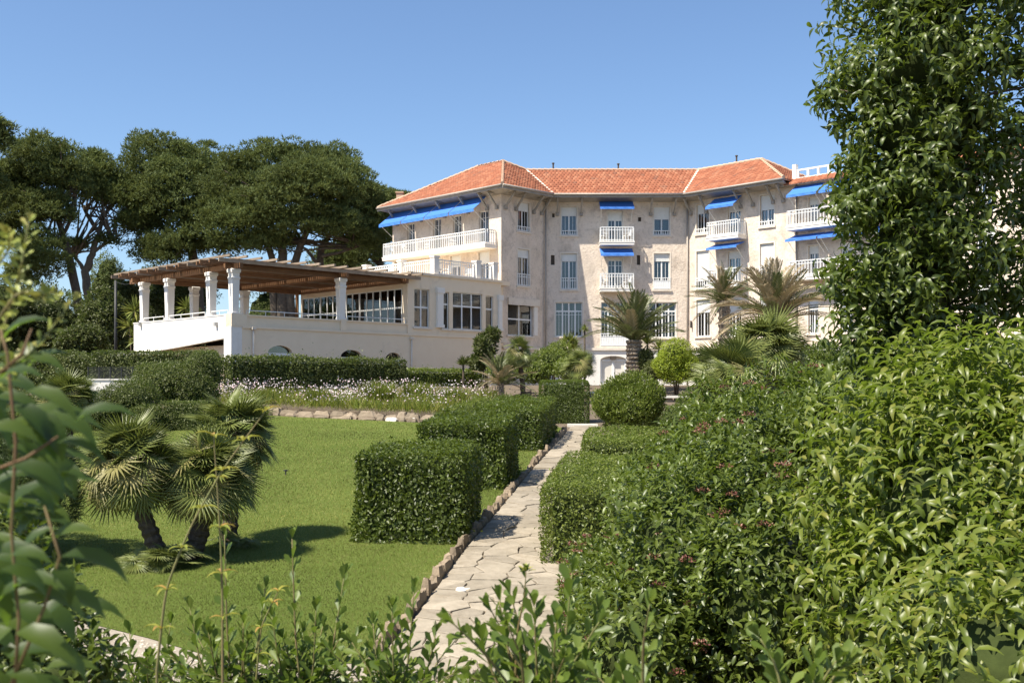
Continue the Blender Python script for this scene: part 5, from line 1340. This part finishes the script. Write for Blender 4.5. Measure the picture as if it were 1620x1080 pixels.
# ---- juniper at the left of the lawn
def juniper():
    e = [ep_(45,795,17,75,62,1.0),ep_(60,730,17.4,58,50,.8),ep_(-30,760,17.5,90,90,1.3)]
    t = thing('juniper', (e[0][0],17,gz(0,17)), 'dark feathery juniper spreading beside the lawn', 'shrub')
    p, nn = ell_points(e, 5200, .75, .16, 2.2, 71, gz(0,17)+.02); ax = nn+RNG.normal(size=p.shape)*.4; ax[:,2] += .6; ax = nrmz(ax)
    PP=[];DD=[]
    for j in range(9):
        PP.append(p+ax*(.02*j-.05)); DD.append(nrmz(ax*.9+RNG.normal(size=p.shape)*.5))
    n = len(p)*9
    leaves('foliage', np.concatenate(PP), np.concatenate(DD), RNG.normal(size=(n,3)), .07+.04*RNG.random(n), .012, 'needle', M['L_juniper'], t, 'stuff', smooth=False)
    blob(e, .62, M['core'], t, zmin=gz(0,17)-.05)
juniper()
# ---- flower bed
def bed():
    poly = [(x,y+.42) for x,y in far]+[(-13.5,50.5),(-4.5,55),(1,53)]
    def sample(n):
        x = -14+15*RNG.random(n); y = 40.2+10*RNG.random(n)**1.9; k = in_poly(x,y,poly); return x[k],y[k]
    x,y = sample(14000); n=len(x); z = SLOPE*y+.28+.012*(y-41)
    cl = lump(np.stack([x,y,0*x],1),1.1,5)
    pos = np.stack([x,y,z],1); d = RNG.normal(size=(n,3))*.5; d[:,2]=1; d[:,1] -= .15
    L = (.36+.34*np.clip(cl,-.6,1.2)+.2*RNG.random(n))
    tag(leaves('flower_bed_greenery', pos, d, RNG.normal(size=(n,3)), L, .035, 'flat', M['L_bed'], None, 'stuff'), 'yellow-green grassy leaves filling the flower bed', 'plants')
    x,y = sample(14000); c2 = lump(np.stack([x,y,0*x],1),1.3,9); k = c2+.25*RNG.normal(size=len(x)) > .12; x=x[k]; y=y[k]; n=len(x); z = SLOPE*y+.28+.012*(y-41)
    tip = np.stack([x+RNG.normal(size=n)*.15,y,z+.28+.65*RNG.random(n)],1)
    tag(leaves('white_flowers', tip, rand_dirs(n), rand_dirs(n), .06+.035*RNG.random(n), .065, 'flat', M['petal'], None, 'stuff'), 'airy white and pink flowers in the bed behind lawn', 'flowers')
    n2 = n//3; d = np.tile([0,0,1.],(n2,1))+RNG.normal(size=(n2,3))*.12
    tag(leaves('flower_stems', np.stack([x,y,z],1)[:n2], d, rand_dirs(n2), .8, .012, 'needle', M['L_bed'], None, 'stuff'), 'thin upright stems under the white flowers', 'stems')
    for i,(px,py,D,r,lb) in enumerate(((505,637,45.5,.75,'bright green grass mound in the middle of the flower bed'),(598,630,46.5,1.0,'tall yellow-green clump above the rough bed stones'),(415,640,46.3,.7,'grass mound at the fan palm end of the flower bed'),(660,628,47.5,.9,'wide green clump between the tall clump and the feather palm'),(718,632,46.0,.8,'pale green clump beside the feather palm'))):
        c = P(px,0,D); z = gz(0,D)+.3; t = thing('grass_clump',(c.x,D,z),lb,'grass clump','grass clumps in the flower bed'); n=700
        a = RNG.random(n)*6.28; rr = r*.5*RNG.random(n)**.5; pos = np.stack([c.x+rr*np.cos(a),D+rr*np.sin(a),np.full(n,z)],1)
        d = np.stack([np.cos(a)*.45*rr/r*2,np.sin(a)*.45*rr/r*2,np.ones(n)],1)+RNG.normal(size=(n,3))*.15
        leaves('blades', pos, d, rand_dirs(n), r*(.7+.5*RNG.random(n)), .03, 'flat', M['L_bed'], t, 'stuff')
bed()

# ================================================================== RIGHT-HAND SHRUBS AND THE FOREGROUND
def big_leaves(t, arrays, count, templ, mat, leafname='leaf', near=None):
    """the leaves that show largest become parts of their own, the rest stay one mesh"""
    pos, d, nr, L, Wd = arrays
    dist = pos[:,1] + 1e3*(np.abs(pos[:,0]/pos[:,1]) > .49) + 1e3*((pos[:,2]-CAM_Z)/pos[:,1] < -.285)
    if near is not None: dist = dist + near
    order = np.argsort(dist - 3*L); sel = order[:count]; rest_ = order[count:]
    protos = []
    tv, tf = TEMPL[templ]
    for v in (.1,.35,.6,.9):
        V = np.array(tv, float)[None]*np.array([1,1,1.]); V[:,:,1] *= float(np.mean(Wd/L))
        protos.append(mesh_from_np('leaf', V, tf, np.array([v]), mat, True))
    dd = nrmz(d[sel]); s = nrmz(np.cross(dd, nr[sel])); u = np.cross(s, dd)
    for i in range(len(sel)):
        l = L[sel[i]]; p = pos[sel[i]]
        mtx = Matrix(((dd[i,0]*l,s[i,0]*l,u[i,0]*l,p[0]),(dd[i,1]*l,s[i,1]*l,u[i,1]*l,p[1]),(dd[i,2]*l,s[i,2]*l,u[i,2]*l,p[2]),(0,0,0,1)))
        inst(leafname, protos[int(RNG.integers(0,4))], t, mtx)
    if len(rest_): leaves('foliage', pos[rest_], d[rest_], nr[rest_], L[rest_], Wd[rest_], templ, mat, t, 'stuff')
def stems(t, base, tips, r0=.03, r1=.008, mat='bark', name='stem', bend=.15):
    for q in tips:
        m_ = MB(); m_.smooth = True; a = Vector(base)+Vector((random.uniform(-.15,.15),random.uniform(-.15,.15),-.05)); b = Vector(q)
        mid = a.lerp(b,.5)+Vector((random.uniform(-bend,bend),random.uniform(-bend,bend),.05)); m_.tube([a,a.lerp(mid,.5),mid,mid.lerp(b,.5),b],[r0,r0*.85,r0*.65,r0*.4,r1],6); m_.build(name, M[mat], t)
# viburnum mass (dark, glossy, reddish flower heads)
def viburnum(label, ells, n, seed, leaf=.075, berries=70, count=150, mat='L_vib', k=6):
    c = ells[0]; t = thing('viburnum_shrub', (c[0],c[1],gz(c[0],c[1])), label, 'shrub')
    fl = lambda p: np.array([gz(a,b) for a,b in p[:,:2]])+.03
    p, nn = ell_points(ells, int(n*1.15), .55, .30, 2.3, seed, fl, .05)
    ax = nn*.9+RNG.normal(size=p.shape)*.4; ax[:,2] += .7
    big_leaves(t, rosettes(p, ax, k, leaf, .40, 25, 96, .14, .35, .08), count, 'oval', M[mat])
    blob(ells, .55, M['core'], t, zmin=gz(c[0],c[1])-.1)
    stems(t, (c[0],c[1],gz(c[0],c[1])), [(e[0],e[1],e[2]) for e in ells])
    if berries:
        vis = np.where((nn[:,1] < .1) & (nn[:,2] > -.3))[0]; sel = RNG.choice(vis, berries, replace=False)
        for i in sel[:]:
            cc = p[i]+nrmz(nn[i]+np.array([0,0,.6]))*.12; m = 46; a = rand_dirs(m); a[:,2] = np.abs(a[:,2])
            leaves('flower_head', cc+a*(.075*RNG.random((m,1))**.4)*np.array([1,1,.6]), a, rand_dirs(m), .018+.016*RNG.random(m), .018, 'rhomb', M['berry'], t, 'stuff', smooth=False)
    return t
viburnum('dark glossy viburnum with dusky red flower heads beside the bright topped hedge',
    [(1.95,11.6,1.9,.95,1.2,1.25),(2.55,12.8,2.35,1.0,1.2,1.2),(1.35,10.7,1.15,.78,.9,.95),(3.1,14.2,2.7,1.0,1.2,1.0),(2.6,10.4,1.6,.9,.9,1.2),(1.95,13.9,1.9,.7,1.0,.85),(1.3,13.2,1.15,.65,.9,.8),(1.05,11.8,.95,.6,.9,.7),(1.2,15.1,1.25,.5,.7,.55),(1.05,14.2,1.1,.45,.6,.5)], 6600, 81, .108, 95)
viburnum('glossy green shrub rising behind the viburnum below the fan palms',
    [(3.9,17.5,2.85,1.3,1.2,1.05),(4.9,18.2,3.2,1.2,1.2,1.0),(3.0,18.5,2.2,.9,1.0,.95),(5.2,16.0,3.1,1.3,1.2,1.2)], 3000, 82, .135, 14, 40, 'L_vib', 6)
viburnum('leafy shrub growing at the foot of the ivy-covered tree',
    [(4.6,14.2,3.3,.75,.8,.9),(4.1,14.8,3.0,.7,.8,.8),(5.6,14.0,2.7,.8,.8,1.3)], 1800, 83, .125, 0, 40, 'L_vib', 6)
# bright laurel
def laurel(label, ells, n, seed, count, leaf=.10, k=6):
    c = ells[0]; t = thing('laurel_shrub', (c[0],c[1],gz(c[0],c[1])), label, 'shrub')
    fl = lambda p: np.array([gz(a,b) for a,b in p[:,:2]])+.05
    p, nn = ell_points(ells, int(n*1.3), .45, .30, 2.2, seed, fl, .05)
    ax = nn*.75+RNG.normal(size=p.shape)*.35; ax[:,2] += .75
    a = rosettes(p, ax, k, leaf, .35, 45, 108, .28, .25, .28)
    big_leaves(t, a, count, 'droop', M['L_laurel'])
    blob(ells, .46, M['core'], t, zmin=gz(c[0],c[1])-.1)
    stems(t, (c[0],c[1],gz(c[0],c[1])), [(e[0],e[1],e[2]+e[5]*.3) for e in ells])
laurel('large bright green laurel with drooping pointed leaves in front of ivy tree',
    [(3.55,8.6,2.65,1.15,1.2,1.35),(3.0,8.2,2.0,.85,.9,1.0),(4.6,9.0,2.85,1.2,1.2,1.5),(3.9,9.6,3.25,1.2,1.0,1.15)], 2300, 85, 280, .15)
laurel('near laurel bush with large glossy leaves low beside the viburnum',
    [(2.75,5.9,2.15,.80,.75,.85),(3.4,6.2,2.3,.9,.85,1.1)], 520, 86, 260, .125)
laurel('small laurel spray with curved leaves growing under the big laurel',
    [(1.78,4.35,2.42,.14,.14,.12)], 7, 87, 60, .10)
# ivy-covered tree
def ivy_tree():
    x0, y0 = 5.05, 13.0; zb = gz(x0,y0)
    t = thing('ivy_tree', (x0,y0,zb), 'tall tree trunk smothered in dark glossy ivy behind the laurel', 'tree')
    pts = [(x0,y0,zb-.1),(x0-.05,y0,3),(x0+.08,y0+.1,5.5),(x0,y0,8),(x0-.1,y0,10.5)]
    m_ = MB(); m_.smooth = True; m_.tube(pts,[.34,.30,.26,.22,.12],12,wob=.06); m_.build('trunk', M['bark'], t)
    ells = []; g = random.Random(91)
    spec = [(4.35,-.05,1.0,.7),(5.0,-.25,1.0,.7),(5.6,.0,1.05,.75),(6.3,-.1,1.12,.8),(7.0,.02,1.18,.85),(7.8,.05,1.25,.9),(8.7,.05,1.2,.9),(9.6,0,1.05,.9)]
    for z,dx,rx,rz in spec: ells.append((x0+dx,y0,z,rx*.98,rx*.9,rz))
    ells += [(x0-.95,y0-.3,4.5,.4,.4,.45),(x0-.95,y0-.2,5.1,.38,.4,.3),(x0+.95,y0,5.2,.45,.4,.5),(x0+1.1,y0,6.6,.5,.4,.6),(x0-.85,y0-.1,7.4,.5,.4,.5),(x0+1.2,y0,8.2,.5,.4,.6),(x0-.75,y0-.2,6.2,.4,.4,.5),(x0+.75,y0-.1,4.2,.5,.4,.5),(x0-.5,y0-.3,3.7,.6,.5,.7),(x0+.5,y0,3.4,.7,.6,.7)]
    ells += [(x0+1.45,y0+.2,5.0,.4,.4,.5),(x0+1.5,y0+.2,6.0,.4,.4,.4),(x0+1.55,y0,7.4,.5,.4,.5),(x0+1.5,y0,9.0,.5,.5,.6)]
    p, nn = ell_points(ells, 3700, .55, .34, 2.5, 92, None, .06)
    ax = nn*.9+RNG.normal(size=p.shape)*.45; ax[:,2] += .25
    a = rosettes(p, ax, 6, .14, .42, 45, 105, .22, .3, .45)
    big_leaves(t, a, 240, 'droop', M['L_ivy'])
    blob(ells[:8], .5, M['core'], t)
    for i in range(26):
        e = g.choice(ells); m_ = MB(); m_.smooth = True; a0 = Vector((x0+g.uniform(-.1,.1),y0,e[2]-.3)); az = g.random()*6.28
        b0 = Vector((e[0]+e[3]*.95*math.cos(az),e[1]+e[4]*.9*math.sin(az),e[2]+.1)); m_.tube([a0,a0.lerp(b0,.5)+Vector((0,0,.1)),b0],[.03,.02,.006],5); m_.build('branch', M['bark'], t)
ivy_tree()
# ---- foreground shoots
TL = {}
def leaf_inst(par, p, d, nr, l, ratio, templ, mat, v=None, name='leaf'):
    v = random.choice((.1,.35,.6,.9)) if v is None else v
    key = (templ, mat, round(ratio,2), v)
    if key not in TL:
        tv, tf = TEMPL[templ]; V = np.array(tv,float)[None].copy(); V[:,:,1] *= ratio; TL[key] = mesh_from_np('leaf', V, tf, np.array([v]), M[mat], True)
    d = Vector(d).normalized(); s = d.cross(Vector(nr))
    if s.length < .02: s = d.cross(Vector((.3,.8,.5)))
    s.normalize(); u = s.cross(d)
    return inst(name, TL[key], par, Matrix(((d.x*l,s.x*l,u.x*l,p[0]),(d.y*l,s.y*l,u.y*l,p[1]),(d.z*l,s.z*l,u.z*l,p[2]),(0,0,0,1))))
def shoot(par, pts, leafn, l, ratio, templ, mat, g, r0=.006, ang=40, twig='twig', start=.2, tipcluster=4):
    """a twig with leaves spiralling along it"""
    V3 = [Vector(p) for p in pts]; fine = []
    for i in range(len(V3)-1):
        for k in range(5): fine.append(V3[i].lerp(V3[i+1],k/5))
    fine.append(V3[-1]); n = len(fine)
    for _ in range(2): fine = [fine[0]]+[(fine[i-1]+fine[i]*2+fine[i+1])/4 for i in range(1,n-1)]+[fine[-1]]
    m_ = MB(); m_.smooth = True; m_.tube(fine,[r0*(1-.7*i/(n-1)) for i in range(n)],6); m_.build('stem', M[twig], par)
    for i in range(leafn):
        u = start+(1-start)*i/max(1,leafn-1); f = u*(n-1); k = min(int(f),n-2); p = fine[k].lerp(fine[k+1],f-k); ax = (fine[k+1]-fine[k]).normalized()
        ph = i*2.39996+g.uniform(-.3,.3); ref = ax.cross(Vector((.2,1,.1))).normalized(); r2 = ax.cross(ref)
        rad = ref*math.cos(ph)+r2*math.sin(ph); th = R(ang*(1.25-.65*u)+g.uniform(-10,10))
        d = ax*math.cos(th)+rad*math.sin(th); nr = ax*.6-rad*.5+Vector((g.uniform(-1,1),g.uniform(-1.3,.3),g.uniform(0,.6)))
        leaf_inst(par, p, d, nr, l*g.uniform(.75,1.12)*(1-.25*u), ratio, templ, mat)
    for i in range(tipcluster):
        ph = i*2.1; rad = ref*math.cos(ph)+r2*math.sin(ph); leaf_inst(par, fine[-1], ax+rad*.35, rad*-1+ax*.3, l*.6, ratio, templ, mat, .9)
def pitt(label, tips, D, base_px, l, g, leafn=15, extra=12, spread=.25, py0=1120):
    b = P(base_px,py0,D); zb = gz(b.x,D); t = thing('pittosporum_shrub', (b.x,D,zb), label, 'shrub')
    root = Vector((b.x,D,zb-.03)); hub = Vector((b.x,D,b.z))
    m_ = MB(); m_.smooth = True; m_.tube([root, root.lerp(hub,.5)+Vector((.03,.02,0)), hub],[.022,.018,.012],7); m_.build('trunk', M['bark_grey'], t)
    for (px,py,dd) in tips:
        q = P(px,py,D+dd); mid = hub.lerp(q,.45)+Vector(((q.x-hub.x)*.25,0,-.04)); shoot(t, [hub,mid,q], leafn+8, l*1.3, .44, 'obov', 'L_pitt', g, .006, 46)
    for i in range(extra):
        q = hub+Vector((g.uniform(-spread,spread),g.uniform(-.25,.2),g.uniform(.04,.30))); shoot(t, [hub+Vector((g.uniform(-.5,.5)*spread,0,-.15)),hub.lerp(q,.6),q], 12, l*1.2, .44, 'obov', 'L_pitt', g, .005, 50)
g = random.Random(101)
pitt('pittosporum with tall leafy shoot beside the arching bramble', [(355,845,0),(300,960,.05),(385,985,-.1),(420,930,.1),(330,1000,-.1)], 4.1, 370, .062, g, 16, 16, .33)
pitt('pittosporum with upright paddle-leaved shoot above the lawn edge', [(462,852,0),(545,908,.1),(430,975,0),(500,960,-.1),(480,1000,.1)], 4.1, 480, .062, g, 18, 16, .33)
pitt('pittosporum shoot leaning over the stone edging of the path', [(655,930,0),(590,985,.1),(690,1000,0),(620,960,-.1)], 3.9, 625, .060, g, 18, 16, .3)
pitt('large-leaved pittosporum spray standing over the paved path', [(905,905,0),(790,950,.05),(845,960,-.05),(945,965,.05),(760,1010,0),(880,985,-.1)], 2.9, 860, .062, g, 16, 14, .26)
pitt('low pittosporum at the foot of the gravel walk', [(270,985,0),(205,1000,.1),(240,1040,0)], 4.4, 230, .06, g, 12, 14, .35)
pitt('short pittosporum tuft between viburnum and laurel', [(1015,1050,0),(985,1062,.05)], 2.6, 1000, .06, g, 8, 3, .1)
pitt('pair of broad young pittosporum leaves under the viburnum', [(1290,1050,0),(1225,1060,.05)], 2.5, 1270, .06, g, 8, 4, .1)
# flowering sprig
def sprig(label, pts, D, g, l=.05, n=7):
    P3 = [P(px,py,D) for px,py in pts]; b = P3[0]; t = thing('young_sprig', (b.x,D,gz(b.x,D)), label, 'plant')
    m_ = MB(); m_.smooth = True; m_.tube([(b.x,D,gz(b.x,D)-.03), b],[.008,.005],6); m_.build('stem', M['twig'], t)
    shoot(t, P3, n, l, .34, 'oval', 'L_near', g, .004, 55, 'red_twig', .45, 3)
    for i in range(9):
        d = Vector((g.uniform(-1,1),g.uniform(-1,1),g.uniform(0,1.2))).normalized(); leaf_inst(t, P3[-1]+d*.006, d, (0,0,1), .028, .35, 'oval', 'bud', None, 'bud')
sprig('young budding sprig standing up against the paved path', [(815,1080),(818,1000),(830,940),(832,905)], 2.9, g)
# whorled wild shoots (bramble-like) on the left
def whorl_shoot(label, pts, D, g, step=.10, l=.05, name='wild_shoot'):
    P3 = [P(px,py,D) for px,py in pts]; b = P3[0]; t = thing(name, (b.x,D,gz(b.x,D)), label, 'plant')
    m_ = MB(); m_.smooth = True; fine=[]
    for i in range(len(P3)-1):
        for k in range(6): fine.append(P3[i].lerp(P3[i+1],k/6))
    fine.append(P3[-1]); n=len(fine)
    for _ in range(3): fine = [fine[0]]+[(fine[i-1]+fine[i]*2+fine[i+1])/4 for i in range(1,n-1)]+[fine[-1]]
    m_.tube([Vector((b.x+.02,D,gz(b.x,D)-.03))]+fine,[.005]+[.0042*(1-.6*i/(n-1)) for i in range(n)],6); m_.build('stem', M['twig'], t)
    acc = 0
    for i in range(1,n):
        acc += (fine[i]-fine[i-1]).length
        if acc > step or i == n-1:
            acc = 0; k = 4
            for j in range(k):
                a = j*6.28/k+i; d = Vector((math.cos(a),math.sin(a),g.uniform(.1,.5))); leaf_inst(t, fine[i], d, (0,0,1), l*g.uniform(.7,1.15), .3, 'droop', 'young')
    return t
whorl_shoot('long arching green shoot leaning right across the fan palms', [(248,1060),(262,930),(300,835),(350,745),(420,650)], 3.0, g)
whorl_shoot('straight upright green shoot in front of the fan palm trunks', [(352,1060),(352,960),(350,880),(345,790),(338,690)], 3.2, g, .13)
whorl_shoot('short reddish shoot between the pittosporum bushes', [(405,1080),(412,990),(440,935)], 4.0, g, .10, .055)
# broad out-of-focus leaves at the left border
def broad():
    D = 1.32; g = random.Random(111)
    b = P(10,1150,D); t = thing('broad_leaf_branch', (b.x,D,gz(b.x,D)), 'out of focus branch with broad pointed green leaves over small glossy shrub', 'shrub')
    def L(px,py,ang,lpx,ratio=.46,dz=0,tilt=.4,v=None):
        p = P(px,py,D+dz); a = R(ang); d = Vector((math.cos(a),g.uniform(-.35,.25),math.sin(a))); l = lpx*(D+dz)/F
        leaf_inst(t, p, d, (g.uniform(-.2,.2), -tilt, 1-tilt*.2), l, ratio, 'droop', 'L_near', v)
    main = [[(20,1130),(30,980),(18,840),(25,700),(12,560),(0,520)],[(10,1100),(70,960),(95,880),(70,800)],[(0,740),(40,725),(92,690)],[(0,590),(35,560),(50,520)]]
    for pts in main:
        m_ = MB(); m_.smooth = True; m_.tube([P(px,py,D) for px,py in pts],[.0022]*(len(pts)-1)+[.0012],6); m_.build('stem', M['red_twig'], t)
    m_ = MB(); m_.smooth = True; q = P(20,1130,D); m_.tube([(q.x,D,gz(q.x,D)-.03),q],[.012,.0045],6); m_.build('stem', M['red_twig'], t)
    for a in ((30,575,8,75,.5),(5,540,40,80,.45),(40,620,-12,95,.42),(118,668,22,92,.44),(25,640,-35,85,.45),(30,665,10,120,.5),(8,690,200,60,.5),(90,700,-8,80,.4),(10,705,-25,110,.5),(20,735,-20,95,.5),(15,610,165,50,.5),
              (60,700,150,90,.45),(10,790,5,80,.5),(40,770,-30,60,.5),(5,820,25,60,.5),(75,865,35,85,.5),(95,880,-10,110,.42),(60,880,170,95,.45),(85,890,-55,70,.5),(70,905,150,85,.5),(40,930,-15,100,.45),(110,960,2,85,.36),(80,950,175,90,.5),(20,960,-20,90,.5),
              (25,1000,-8,110,.42),(60,1020,-28,95,.42),(10,1040,10,100,.45),(70,1060,15,80,.5),(20,1080,-15,110,.45),(15,880,10,70,.5),(0,900,-20,80,.5),(30,850,60,60,.5),(0,600,20,70,.5),(5,650,-5,70,.5)):
        L(a[0],a[1],a[2],a[3],a[4],g.uniform(-.12,.22))
    for i in range(80):
        L(g.uniform(-70,75),g.uniform(580,1080),g.uniform(-60,70),g.uniform(55,100),.46,g.uniform(.0,.5))
    # budding spray at the top
    t2 = thing('budding_branch', tuple(P(-30,1150,1.45).xy)+(gz(0,1.45),), 'blurred twigs with small yellow-green buds above the broad leaves', 'shrub')
    D2 = 1.45
    m_ = MB(); m_.smooth = True; q = P(-30,700,D2); m_.tube([(q.x,D2,gz(q.x,D2)-.03),q],[.012,.006],6); m_.build('stem', M['red_twig'], t2)
    for pts in ([(-30,700),(-5,560),(20,470),(35,420),(45,352)],[(-30,640),(0,590),(55,555),(115,475)],[(-30,560),(0,500),(30,460),(60,470),(85,462)],[(-30,480),(-5,420),(15,395),(12,370)]):
        q = [P(px,py,D2+.1*g.random()) for px,py in pts]; shoot(t2, q, 44, .026, .42, 'obov', 'bud', g, .003, 66, 'twig', .12, 4)
broad()
def small_leaf(label, ells, n, leaf, seed, count=60):
    c = ells[0]; t = thing('glossy_shrub', (c[0],c[1],gz(c[0],c[1])), label, 'shrub')
    p, nn = ell_points(ells, n, .7, .15, 3, seed); ax = nn+RNG.normal(size=p.shape)*.4; ax[:,2] += .6
    big_leaves(t, rosettes(p, ax, 6, leaf, .42, 25, 95, .07, .3), count, 'oval', M['L_vib']); blob(ells, .5, M['core'], t)
    stems(t, (c[0],c[1],gz(c[0],c[1])), [(e[0],e[1],e[2]) for e in ells], .012, .006)
small_leaf('small-leaved glossy shrub below the blurred broad leaves', [ep_(30,1010,3.4,100,130,.35),ep_(-40,930,3.5,110,170,.4),ep_(110,1060,3.3,75,55,.3)], 620, .046, 121)
small_leaf('mat of small glossy leaves under the row of pittosporum shoots', [ep_(420,1110,4.2,150,75,.4),ep_(590,1115,4.1,110,80,.35),ep_(270,1120,4.3,110,70,.35)], 620, .048, 122, 100)
small_leaf('small glossy leaves filling under the large-leaved pittosporum spray', [ep_(850,1115,3.1,110,70,.25),ep_(740,1125,3.3,60,45,.2)], 220, .045, 123, 50)
# garden oddments on the lawn
x,y = G(452,752)
sp = thing('garden_sprinkler', (x,y,gz(0,y)), 'small dark sprinkler head standing on the open lawn', 'sprinkler')
m = MB(); m.tube([(x,y,gz(0,y)),(x,y,gz(0,y)+.11)],.018,6); m.build('riser', M['dark'], sp)
m = MB(); m.tube([(x,y,gz(0,y)+.11),(x,y,gz(0,y)+.15)],.035,8); m.tube([(x-.06,y,gz(0,y)+.13),(x+.06,y,gz(0,y)+.13)],.014,6); m.build('head', M['dark'], sp)
x,y = G(733,936); m = MB(); m.smooth = True
m.tube([(x,y,gz(0,y)+.02),(x,y,gz(0,y)+.06)],[.12,.10],14)
tag(m.build('pale_stone', M['white_stone']), 'round white flat stone lying on the paved path', 'stone')
